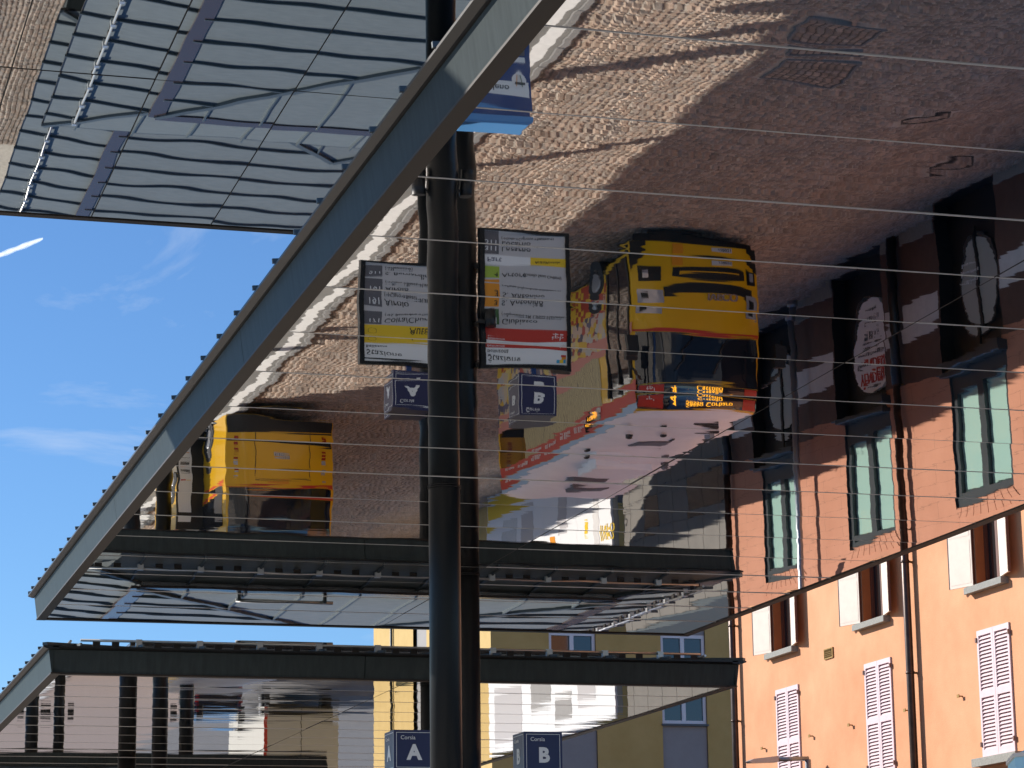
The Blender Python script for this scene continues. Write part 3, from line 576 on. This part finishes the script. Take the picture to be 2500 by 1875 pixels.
# street lamp beside the wall
M['galv'] = mat('galvanised_steel', (.30, .33, .36), .4, .7)
LX, LY = 22.30, 53.92; LZ = gz(LX)
t = thing('street_lamp', (LX, LY, LZ), 'slim grey street lamp with a flat arm in front of the orange wall', 'lamp')
MB().tube((LX, LY, LZ - .02), (LX, LY, 6.37), .08, .065, n=16).build('post', M['galv'], t); MB().tube((LX, LY, LZ - .02), (LX, LY, LZ + .3), .12, n=16).build('base', M['galv'], t)
MB().tube((LX + .01, LY, 6.39), (LX - .76, LY, 6.36), .05, n=12).build('arm', M['galv'], t)
MB().prism([(LX - .73, 6.43), (LX - .73, 6.30), (LX - 1.36, 6.275), (LX - 1.42, 6.31), (LX - 1.3, 6.36)], 1, LY - .13, LY + .13).build('lamp_head', mat('lamp_grey', (.5, .48, .47), .4, .3), t)
# ------------------------------------------------------------------ grey annex, white hoarding, yellow building
M['gpanel'] = mat('grey_facade_panel', (.30, .29, .28), .8, noise=.06, nscale=2)
M['apanel'] = mat('annex_panel', (.15, .137, .12), .8, noise=.08, nscale=2)
an = thing('grey_annex', (22.75, 63, GL), 'low grey panelled annex between the orange house and the white hoarding', 'building')
MB().box(22.82, 29, 59.0, 67.5, GL, 4.77).build('core', M['dgrey'], an); MB().box(22.7, 29.1, 59.0, 67.55, 4.77, 4.9).build('roof', M['seam'], an)
k = 59.02
while k < 67.3:
    e_ = min(k + 1.13, 67.48) - .012
    for z0, z1 in ((GL + .05, 1.36), (2.34, 4.75)): MB().box(22.77, 22.82, k + .012, e_, z0, z1).build('panel', M['apanel'], an)
    wdw = k < 62 or 64.4 < k < 65
    MB().box(22.785, 22.82, k + .012, e_, 1.39, 2.31).build('window' if wdw else 'panel', M['glass_d'] if wdw else M['apanel'], an)
    k += 1.13
ho = thing('white_hoarding', (22.5, 74, GL), 'tall white hoarding with posters and a yellow foot along the street', 'hoarding')
k = 67.7
while k < 80.1:
    MB().box(22.5, 22.56, k + .006, k + 1.564, GL + .05, 4.56).build('panel', M['white'], ho); k += 1.57
for y in (67.72, 70.85, 74.0, 77.1, 80.2): MB().box(22.56, 22.7, y - .06, y + .06, GL, 4.5).build('post', M['galv'], ho)
for (y0, y1, z0, z1, c) in ((74.2, 80.2, -1.05, -.35, 'yellow'), (71.8, 72.6, .1, 1.2, 'board'), (75.1, 76.4, -.1, 1.4, 'board'), (69.8, 70.1, 1.2, 1.65, 'yellow'), (68.8, 69.3, .55, 2.5, 'offwhite'), (76.9, 78.5, -.1, 1.2, 'offwhite'), (72.9, 73.4, 1.2, 1.65, 'orangep'), (69.4, 71.0, 2.9, 3.9, 'board'), (73.6, 75.6, 2.2, 3.6, 'gpanel'), (76.6, 79.6, 2.6, 4.3, 'board'), (71.6, 73.2, 3.5, 4.2, 'gpanel')): MB().box(22.494, 22.4985, y0, y1, z0, z1).build('poster', M[c], ho)  # upper grey pieces are added to imitate dark shadow stripes on the white
text('INFO', .55, M['yellow'], ho, (22.49, 68.7, 1.65), '-x')
M['ochre'] = plaster('ochre_plaster', (.50, .34, .11), (.56, .39, .14), 1.5)
YX, YY, ZT = 22.62, 80.4, 17.3
yb = thing('yellow_building', (YX, YY, GL), 'ochre yellow office block with grey panels and white window frames', 'building')
fy = lambda u, z, d: (u, YY + d, z)
cols = [(24.54, 26.10), (28.30, 29.82), (32.0, 33.5), (35.7, 37.2)]; WZ = [(9.80, 12.67), (5.5, 7.8), (1.0, 3.3), (14.0, 16.4)]
wall(fy, YX, 39, GL, ZT, [(a, b, GL, ZT) for a, b in cols], .2, 'ochre', yb)
M['upvc'] = mat('white_window_frame', (.72, .74, .76), .4)
for a, b in cols:
    zs = [GL] + sorted([z for w_ in WZ for z in w_]) + [ZT]
    for z0, z1 in zip(zs[::2], zs[1::2]): MB().box(a, b, YY + .06, YY + .16, z0, z1).build('spandrel', M['gpanel'], yb)
    for z0, z1 in WZ:
        w = MB().box(a, b, YY + .14, YY + .16, z0, z1).build('window', M['glass_d'], yb); m = MB()
        for q in ((a, a + .1, z0, z1), (b - .1, b, z0, z1), (a + .1, b - .1, z0, z0 + .11), (a + .1, b - .1, z1 - .11, z1), ((a + b) / 2 - .065, (a + b) / 2 + .065, z0 + .11, z1 - .11)): m.box(q[0], q[1], YY + .07, YY + .138, q[2], q[3])
        m.build('frame', M['upvc'], w); MB().box(a - .03, b + .03, YY - .07, YY + .1, z0 - .07, z0 - .004).build('sill', M['seam'], w)
fx2 = lambda u, z, d: (YX + d, u, z)
wall(fx2, YY, 96.6, GL, ZT, [(88.6, 90.5, GL, ZT)], .2, 'ochre', yb); MB().box(YX + .12, YX + .2, 88.6, 90.5, GL, ZT).build('grey_bay', M['gpanel'], yb)
for z in (3, 7, 11, 15): MB().box(YX + .05, YX + .118, 88.65, 90.45, z, z + .06).build('bay_rail', M['galv'], yb)
MB().face([(YX, 96.6, GL), (39, 96.6, GL), (39, 96.6, ZT), (YX, 96.6, ZT)]).face([(39, YY, GL), (39, 96.6, GL), (39, 96.6, ZT), (39, YY, ZT)]).build('wall', M['ochre'], yb); MB().box(YX - .05, 39.05, YY - .05, 96.65, ZT, ZT + .2).build('roof', M['gpanel'], yb)
MB().tube((YX - .07, 93.5, GL), (YX - .07, 93.5, ZT), .05, n=10).build('downpipe', M['seam'], yb)
# ------------------------------------------------------------------ buses
M['busy'] = mat('post_bus_yellow', (.82, .45, .008), .28, noise=.03, nscale=1, coat=.5)
M['buswhite'] = mat('bus_roof_white', (.90, .91, .95), .4, noise=.06, nscale=1.5)
M['busglass'] = mat('bus_glass', (.010, .014, .022), .03, 0, 1.0, coat=.5)
M['chrome'] = mat('chrome', (.75, .76, .78), .12, 1.0)
M['led'] = mat('amber_led', (.9, .45, .02), .5, emit=(1, .42, .02), es=1.2)
M['rubber'] = mat('tyre_rubber', (.02, .02, .02), .8)
M['rim'] = mat('wheel_rim', (.35, .35, .36), .4, .6)
M['lens'] = mat('lamp_lens', (.55, .57, .6), .08, .4, coat=.6)
M['redlens'] = mat('red_lamp_lens', (.35, .01, .01), .15, coat=.5)
def print_mat(name, kind):
    m = mat(name, (.8, .6, .2), .4); N = m.node_tree.nodes; L = m.node_tree.links; b = N['Principled BSDF']
    g = N.new('ShaderNodeNewGeometry'); s = N.new('ShaderNodeSeparateXYZ'); L.new(g.outputs['Position'], s.inputs[0]); c = N.new('ShaderNodeCombineXYZ'); L.new(s.outputs['Y'], c.inputs[0]); L.new(s.outputs['Z'], c.inputs[1])
    if kind == 'mosaic':
        v = N.new('ShaderNodeTexVoronoi'); v.distance = 'CHEBYCHEV'; v.inputs['Scale'].default_value = 6.2; v.inputs['Randomness'].default_value = .25; L.new(c.outputs[0], v.inputs['Vector'])
        r = N.new('ShaderNodeValToRGB'); r.color_ramp.interpolation = 'CONSTANT'; e = r.color_ramp.elements; e[0].color = (.75, .42, .01, 1); e[1].position = .55; e[1].color = (.45, .03, .01, 1); L.new(v.outputs['Color'], r.inputs[0])
    elif kind == 'collage':
        v = N.new('ShaderNodeTexVoronoi'); v.distance = 'MANHATTAN'; v.inputs['Scale'].default_value = 4.5; v.inputs['Randomness'].default_value = .8; L.new(c.outputs[0], v.inputs['Vector'])
        sp = N.new('ShaderNodeSeparateColor'); L.new(v.outputs['Color'], sp.inputs[0]); r = N.new('ShaderNodeValToRGB'); r.color_ramp.interpolation = 'CONSTANT'; L.new(sp.outputs[0], r.inputs[0])
        cs = [(.62, .46, .28), (.70, .40, .02), (.06, .05, .10), (.45, .05, .03), (.50, .45, .40), (.65, .42, .30), (.12, .10, .16), (.75, .55, .15)]
        e = r.color_ramp.elements
        while len(e) < 8: e.new(.5)
        for i, cc in enumerate(cs): e[i].position = i / 8; e[i].color = (*cc, 1)
    else:
        v = N.new('ShaderNodeTexWave'); v.inputs['Scale'].default_value = 3.5; v.inputs['Distortion'].default_value = 14; v.inputs['Detail'].default_value = 3; L.new(c.outputs[0], v.inputs['Vector'])
        r = N.new('ShaderNodeValToRGB'); e = r.color_ramp.elements; e[0].color = (.16, .12, .06, 1); e[1].position = .22; e[1].color = (.50, .39, .19, 1); L.new(v.outputs['Fac'], r.inputs[0])
    L.new(r.outputs[0], b.inputs['Base Color']); return m
M['mosaic'] = print_mat('side_print_mosaic', 'mosaic'); M['collage'] = print_mat('side_print_collage', 'collage'); M['sketch'] = print_mat('side_print_cream', 'sketch')
M['pinkp'] = mat('print_pink', (.62, .22, .17), .4); M['lblue'] = mat('roof_edge_blue', (.32, .45, .62), .4)
M['plate'] = mat('plate_white', (.6, .6, .6), .4)
class Bus:
    def __init__(s, label, xc, hw, y0, L, zt, front):
        s.xc, s.hw, s.y0, s.L, s.zt = xc, hw, y0, L, zt; s.front = front
        s.t = thing('post_bus', (xc, y0 + L / 2, 0), label, 'bus')
    def xs(s, z): return s.hw - .035 * max(0, z - 1.9) ** 1.6
    def ya(s, x, z):   # the end facing the photographer
        u = min(1, abs(x) / s.hw); k = .36 if s.front else .12
        return s.y0 + k * u ** 3.2 + (.07 * max(0, z - 1.9) if s.front else .03 * max(0, z - 2.3)) + (.14 * max(0, (z - s.zt + .25) / .25) ** 2) + (.05 * max(0, .7 - z) if s.front else 0)
    def fpatch(s, name, x0, x1, lo, hi, mt, off=.006, n=24, nv=4, par=None):
        f = lambda u, v: (lambda x: (lambda z: (s.xc + x, s.ya(x, z) - off, z))(lo(x) + (hi(x) - lo(x)) * v))(x0 + (x1 - x0) * u)
        g = MB().grid(f, n, nv)
        e = MB(); e.v, e.f, e.s = g.v, g.f, g.s
        for vv in (0, 1): e.grid(lambda u, v: (lambda p: (p[0], p[1] + off * 1.6 * v, p[2]))(f(u, vv)), n, 1)
        return e.build(name, M[mt], par or s.t)
    def spatch(s, name, y0, y1, z0, z1, mt, off=.006, side=-1, nz=8, par=None):
        return MB().grid(lambda u, v: (lambda z: (s.xc + side * (s.xs(z) + off), y0 + (y1 - y0) * u, z))(z0 + (z1 - z0) * v), 1, nz).box(s.xc + side * (s.xs(z0) - .02) , s.xc + side * (s.xs(z0) + off - .001), y0, y1, z0, z0 + .004).build(name, M[mt], par or s.t)
    def shell(s):
        t = s.t; y1 = s.y0 + s.L; C = lambda v: lambda x: v
        m = MB().grid(lambda u, v: (lambda x, z: (s.xc + x * s.xs(z) / s.hw, s.ya(x, z), z))(s.hw * (2 * u - 1), .32 + (s.zt - .32) * v), 32, 20)
        for sd in (-1, 1): m.grid(lambda u, v: (lambda z: (s.xc + sd * s.xs(z), s.ya(s.hw, z) * (1 - u) + y1 * u, z))(.32 + (s.zt - .32) * v), 8, 14)
        m.face([(s.xc - s.hw, y1, .32), (s.xc + s.hw, y1, .32), (s.xc + s.xs(s.zt), y1, s.zt), (s.xc - s.xs(s.zt), y1, s.zt)])
        s.body = m.build('body', M['busy'], t)
        xr = s.xs(s.zt)
        MB().grid(lambda u, v: (lambda x: (s.xc + x, s.ya(x * s.hw / xr, s.zt) * (1 - v) + y1 * v, s.zt + .13 * (1 - abs(x / xr) ** 3) * min(1, v * 25, (1 - v) * 25 + .2)))(xr * (2 * u - 1)), 20, 30).build('roof', M['buswhite'], t)
        MB().box(s.xc - s.hw + .1, s.xc + s.hw - .1, s.y0 + .5, y1 - .3, .25, .34).build('underbody', M['black'], t)
        for yw in (s.y0 + 2.5, s.y0 + s.L - 3.1):
            for sd in (-1, 1):
                arch = [(yw + .62 * math.cos(a), .5 + .62 * math.sin(a)) for a in [math.pi * k / 14 for k in range(15)]] + [(yw - .62, .33), (yw + .62, .33)]
                xo = s.xc + sd * (s.hw + .004); MB().prism(arch, 0, min(xo, xo - sd * .01), max(xo, xo - sd * .01)).build('wheel_arch', M['black'], t)
                w = MB().tube((s.xc + sd * (s.hw - .26), yw, .48), (s.xc + sd * (s.hw + .012), yw, .48), .48, n=28).build('wheel', M['rubber'], t)
                MB().tube((s.xc + sd * (s.hw + .012), yw, .48), (s.xc + sd * (s.hw + .03), yw, .48), .29, .22, n=20).build('rim', M['rim'], w)
C_ = lambda v: (lambda x: v)
B = Bus('yellow post bus showing its lit amber destination display and chrome letters', 17.05, 1.275, 45.65, 9.6, 3.40, True); B.shell(); t = B.t
B.fpatch('windscreen', -1.22, 1.22, C_(1.99), C_(3.0), 'busglass', .008, nv=10)
B.fpatch('red_stripe', -1.26, 1.26, C_(1.88), C_(1.97), 'red', .008)
dp = B.fpatch('destination_display', -1.2, 1.2, C_(3.03), C_(3.37), 'busglass', .012, nv=6)
B.fpatch('panel', -1.17, -.74, C_(3.06), C_(3.35), 'red', .016, 6, par=dp); B.fpatch('panel', .86, 1.17, C_(3.06), C_(3.35), 'red', .016, 6, par=dp)
text('tpb', .17, M['white'], dp, (17.05 - 1.07, B.ya(.95, 3.2) - .03, 3.14)); text('4', .26, M['led'], dp, (17.05 - .62, B.ya(.6, 3.2) - .03, 3.10))
text('Sasso Corbaro', .155, M['led'], dp, (17.05 + .14, B.ya(.5, 3.2) - .03, 3.215), align='CENTER'); text('Castello', .155, M['led'], dp, (17.05 + .14, B.ya(.5, 3.1) - .03, 3.075), align='CENTER')
B.fpatch('grille', -.55, .92, lambda x: .60 + .05 * x * x, lambda x: .93 - .16 * (x - .2) ** 2, 'black', .01)
B.fpatch('grille_bar', -.42, .8, lambda x: .74, lambda x: .80 - .05 * (x - .2) ** 2, 'busy', .018)
B.fpatch('upper_grille', -.72, 1.10, lambda x: 1.0 + .16 * (x - .2) ** 2, lambda x: 1.22 + .18 * (x - .2) ** 2, 'black', .01)
for a, b in ((-1.16, -.76), (.98, 1.2)):
    fp = B.fpatch('fog_lamp_pod', a, b, C_(.60), C_(.96), 'black', .012, 8); B.fpatch('fog_lamp', a + .07, a + .17, C_(.66), C_(.84), 'lens', .02, 4, par=fp)
    hl = B.fpatch('headlamp', a - .04, b + .02, C_(1.24), C_(1.52), 'lens', .014, 8); B.fpatch('headlamp_bezel', a + .02, a + .14, C_(1.30), C_(1.44), 'black', .022, 4, par=hl)
text('IVECO', .19, M['chrome'], t, (17.05 + .42, B.ya(.4, 1.3) - .03, 1.27), align='CENTER', bold=.008, thick=.012, sx=1.1)
pl = B.fpatch('number_plate', .22, .66, C_(.40), C_(.52), 'plate', .02, 6); text('TI 228021', .10, M['ink'], pl, (17.05 + .44, B.ya(.5, .45) - .03, .425), align='CENTER')
for a, b in ((-1.27, -1.02), (1.02, 1.27)): B.fpatch('bumper_corner', a, b, C_(.325), (lambda x: .42 + .9 * max(0, abs(x) - 1.02)), 'black', .012, 8)
B.fpatch('shade_strip', -1.2, 1.2, C_(.14), C_(.33), 'black', -.05)  # black strip added below the nose to stand in for the contact shadow
B.fpatch('emblem', -.56, -.36, C_(.38), C_(.54), 'orangep', .016, 4)
for x in (-.2, .55): MB().tube((17.05 + x, B.ya(x, 2.0) - .03, 2.02), (17.05 + x - .35, B.ya(x, 2.6) - .05, 2.75), .014, n=6).build('wiper', M['black'], t)
for sd in (-1, 1):
    mr = MB().tube((17.05 + sd * 1.2, 45.8, 2.95), (17.05 + sd * 1.47, 45.47, 2.75), .03, n=8).tube((17.05 + sd * 1.47, 45.47, 2.75), (17.05 + sd * 1.47, 45.47, 2.6), .025, n=8).build('mirror_arm', M['black'], t)
    MB().bevel(17.05 + sd * 1.47 - .11, 17.05 + sd * 1.47 + .11, 45.40, 45.53, 2.18, 2.6, .03).build('wing_mirror', M['black'], mr)
y0b = 45.97; y1b = 55.23
B.spatch('print_band', y0b + 1.6, y1b, .36, .95, 'mosaic'); B.spatch('print_band', y0b + 1.6, y1b, .95, 1.75, 'collage'); B.spatch('print_band', y0b, y1b, 1.75, 1.98, 'pinkp'); B.spatch('window_print', y0b + 2.0, y1b - 2.0, 1.98, 2.92, 'sketch', .008); B.spatch('window', y1b - 2.0, y1b - .1, 1.98, 2.92, 'busglass', .008)
rb = B.spatch('red_band', y0b, y1b, 2.92, 3.26, 'red', .008); B.spatch('roof_edge', y0b, y1b, 3.27, 3.40, 'lblue', .006)
for k in range(7): text('ROCK   BELLINZONA', .15, M['white'], rb, (17.05 - B.xs(3.1) - .03, y0b + 2.8 + k * 1.0, 3.0 + .03 * (k % 2)), '-x', sx=.5)
dr = B.spatch('door', y0b + .15, y0b + 1.45, .40, 2.9, 'busglass', .014)
for yy in (y0b + .13, y0b + .78, y0b + 1.42): MB().box(17.05 - B.hw - .03, 17.05 - B.hw + .02, yy, yy + .05, .4, 2.86).build('door_frame', M['black'], dr)
B.spatch('side_display', y0b + 2.2, y0b + 3.1, 2.98, 3.2, 'busglass', .014); text('4 Castello', .15, M['led'], t, (17.05 - B.xs(3.1) - .03, y0b + 3.0, 3.03), '-x')
B.spatch('print_band', y0b + 1.6, y1b, .36, 1.98, 'busy', .006, 1); B.spatch('window', y0b + .2, y1b - .2, 1.98, 2.92, 'busglass', .008, 1)
for (x0, x1, yy0, yy1, h, mt) in ((-.35, .35, 48.4, 49.1, .05, 'dgrey'), (-.6, .6, 50.4, 51.6, .16, 'buswhite'), (-.4, .4, 52.6, 53.2, .05, 'dgrey'), (-.85, -.75, 47.6, 47.75, .06, 'black'), (-.3, -.2, 47.2, 47.3, .08, 'black'), (.75, .85, 47.4, 47.7, .12, 'galv'), (.2, .26, 48.0, 48.2, .05, 'black'), (-.95, -.86, 50.0, 50.12, .06, 'black'), (.8, .9, 50.2, 50.4, .05, 'dgrey'), (.3, .8, 47.0, 47.06, .03, 'black')): MB().bevel(17.05 + x0, 17.05 + x1, yy0, yy1, 3.49, 3.54 + h, .03).build('roof_unit', M[mt], t)
B = Bus('yellow post bus parked with its plain yellow rear end towards the boards', 12.27, 1.325, 62.3, 11.5, 3.40, False); B.shell(); t = B.t
B.fpatch('red_stripe', -1.31, 1.31, C_(2.08), C_(2.17), 'red', .008); B.fpatch('rear_window', -1.25, 1.25, C_(2.19), C_(3.28), 'busglass', .01, nv=8); B.fpatch('bumper', -1.30, 1.30, C_(.34), C_(.86), 'black', .03)
B.fpatch('hatch_seam', -.62, -.605, C_(.88), C_(1.75), 'ink', .009, 2); B.fpatch('hatch_seam', .72, .735, C_(.88), C_(1.75), 'ink', .009, 2); B.fpatch('hatch_seam', -.62, .735, lambda x: 1.75 + .12 * (1 - x * x), lambda x: 1.765 + .12 * (1 - x * x), 'ink', .009)
for sd in (-1, 1):
    for z in (1.0, 1.15, 1.35, 1.5, 1.75): B.fpatch('tail_lamp', sd * 1.08 - .05, sd * 1.08 + .05, C_(z), C_(z + .09), 'redlens' if z < 1.5 else 'lens', .014, 4)
pl = B.fpatch('number_plate', -.16, .22, C_(1.22), C_(1.33), 'plate', .016, 4); text('TI 215310', .09, M['ink'], pl, (12.27 + .03, 62.25, 1.245), align='CENTER'); B.fpatch('logo', -.3, .2, C_(1.9), C_(1.98), 'orangep', .012, 4)
for sd in (-1, 1): B.spatch('window', 62.9, 73.4, 2.0, 2.95, 'busglass', .008, sd); B.spatch('red_band', 62.6, 73.6, 1.88, 1.96, 'red', .008, sd)
# far vehicles
M['beige'] = mat('truck_beige', (.52, .50, .44), .5, noise=.04)
t = thing('box_truck', (21.4, 107, 0), 'beige box truck with a red side stripe parked beyond the yellow building', 'truck')
MB().bevel(19.9, 22.9, 104, 110, .95, 4.2, .06).build('box_body', M['beige'], t); MB().box(19.95, 22.85, 110.1, 112.2, .6, 2.8).build('cab', M['beige'], t); MB().box(20.1, 22.7, 104.1, 112, .6, .94).build('chassis', M['black'], t)
MB().box(19.89, 20.02, 103.985, 103.998, 1.0, 2.6).build('side_stripe', M['red'], t); MB().box(21.39, 21.41, 103.985, 103.998, 1.0, 4.1).build('door_seam', M['ink'], t); text('TRASPORTI', .42, M['dgrey'], t, (21.4, 103.98, 2.6), align='CENTER'); MB().box(19.9, 22.9, 103.8, 103.98, .5, .75).build('bumper', M['black'], t)
for x in (20.15, 22.65):
    for y in (105.4, 111): w = MB().tube((x - .18, y, .48), (x + .18, y, .48), .48, n=20).build('wheel', M['rubber'], t); MB().tube((x - .19, y, .48), (x + .19, y, .48), .22, n=12).build('rim', M['rim'], w)
t = thing('parked_car', (17.2, 101, 0), 'dark parked hatchback beside the box truck', 'car')
pr = [(99, .35), (99, .85), (99.25, 1.0), (99.5, 1.45), (101.2, 1.5), (101.9, 1.0), (103, .85), (103.1, .4)]
MB().prism(pr, 0, 16.3, 18.1).build('body', mat('car_paint_dark', (.02, .022, .03), .2, coat=.8), t); MB().prism([(99.35, 1.04), (99.55, 1.41), (101.15, 1.45), (101.75, 1.04)], 0, 16.29, 18.11).build('window', M['glass_d'], t); MB().box(16.45, 17.95, 99.22, 99.3, 1.02, 1.36).build('rear_window', M['busglass'], t)
for x in (16.38, 18.02):
    MB().box(x - .07, x + .07, 98.985, 98.999, .8, .95).build('tail_lamp', M['redlens'], t)
    for y in (99.8, 102.3): w = MB().tube((x - .1, y, .32), (x + .1, y, .32), .32, n=20).build('wheel', M['rubber'], t); MB().tube((x - .105, y, .32), (x + .105, y, .32), .17, n=12).build('rim', M['rim'], w)
# parasol near the right edge
t = thing('market_parasol', (10.2, 18.2, 0), 'light blue market parasol with a cream edge in front of the orange house', 'parasol')
MB().tube((10.2, 18.2, 0), (10.2, 18.2, 3.72), .03, n=12).build('pole', M['galv'], t); MB().tube((10.2, 18.2, 0), (10.2, 18.2, .12), .35, n=20).build('base', M['kerb'], t)
m = MB(); ed = MB()
for k in range(8):
    a0, a1 = 2 * math.pi * k / 8, 2 * math.pi * (k + 1) / 8; p = lambda a, r, z: (10.2 + r * math.cos(a), 18.2 + r * math.sin(a), z)
    m.face([p(a0, 1.0, 3.26), p(a1, 1.0, 3.26), (10.2, 18.2, 3.75)]); m.face([p(a0, 1.0, 3.26), p(a1, 1.0, 3.26), p(a1, 1.01, 3.1), p(a0, 1.01, 3.1)]); ed.bar(p(a0, 1.005, 3.245), p(a1, 1.005, 3.245), .02, .03)
m.build('canvas', mat('light_blue_canvas', (.45, .72, .80), .9), t); ed.build('hem', M['cream'], t)
for k in range(8): a0 = 2 * math.pi * k / 8; MB().tube((10.2 + 0.98 * math.cos(a0), 18.2 + 0.98 * math.sin(a0), 3.24), (10.2, 18.2, 3.7), .012, n=6).build('rib', M['galv'], t)
# contrail: a short streak of ice cloud high behind the square
mc = bpy.data.materials.new('ice_cloud'); mc.use_nodes = True; nt = mc.node_tree; N = nt.nodes; L = nt.links; N.remove(N['Principled BSDF'])
df = N.new('ShaderNodeBsdfDiffuse'); df.inputs['Color'].default_value = (.9, .9, .9, 1); tr = N.new('ShaderNodeBsdfTranslucent'); tr.inputs['Color'].default_value = (.9, .9, .9, 1); ad = N.new('ShaderNodeAddShader'); tp = N.new('ShaderNodeBsdfTransparent'); ms = N.new('ShaderNodeMixShader')
lw = N.new('ShaderNodeLayerWeight'); lw.inputs['Blend'].default_value = .5; iv = N.new('ShaderNodeMath'); iv.operation = 'SUBTRACT'; iv.inputs[0].default_value = 1; L.new(lw.outputs['Facing'], iv.inputs[1])
g = N.new('ShaderNodeNewGeometry'); nz2 = N.new('ShaderNodeTexNoise'); nz2.inputs['Scale'].default_value = .03; nz2.inputs['Detail'].default_value = 5; L.new(g.outputs['Position'], nz2.inputs['Vector']); mm = N.new('ShaderNodeMath'); mm.operation = 'MULTIPLY'; L.new(iv.outputs[0], mm.inputs[0]); L.new(nz2.outputs['Fac'], mm.inputs[1]); m3 = N.new('ShaderNodeMath'); m3.operation = 'MULTIPLY'; m3.inputs[1].default_value = .75; m3.use_clamp = True; L.new(mm.outputs[0], m3.inputs[0])
L.new(df.outputs[0], ad.inputs[0]); L.new(tr.outputs[0], ad.inputs[1]); L.new(m3.outputs[0], ms.inputs[0]); L.new(tp.outputs[0], ms.inputs[1]); L.new(ad.outputs[0], ms.inputs[2]); L.new(ms.outputs[0], N['Material Output'].inputs['Surface'])
P0 = Vector((.062, .967, .2585)) * 12000; P1 = Vector((.0985, .957, .2735)) * 12000
m = MB()
def trail(u, v):
    p = P0 * (1 - u) + P1 * u; r = 13 * min(1, (1 - u) * 9 + .12) ** .5 * (1 + .12 * math.sin(u * 40)); a = 2 * math.pi * v
    return (p.x + r * .2 * math.cos(a), p.y + r * math.cos(a), p.z + r * math.sin(a))
tag(m.grid(trail, 40, 12).build('contrail', mc), 'short white contrail streak in the blue sky', 'contrail')
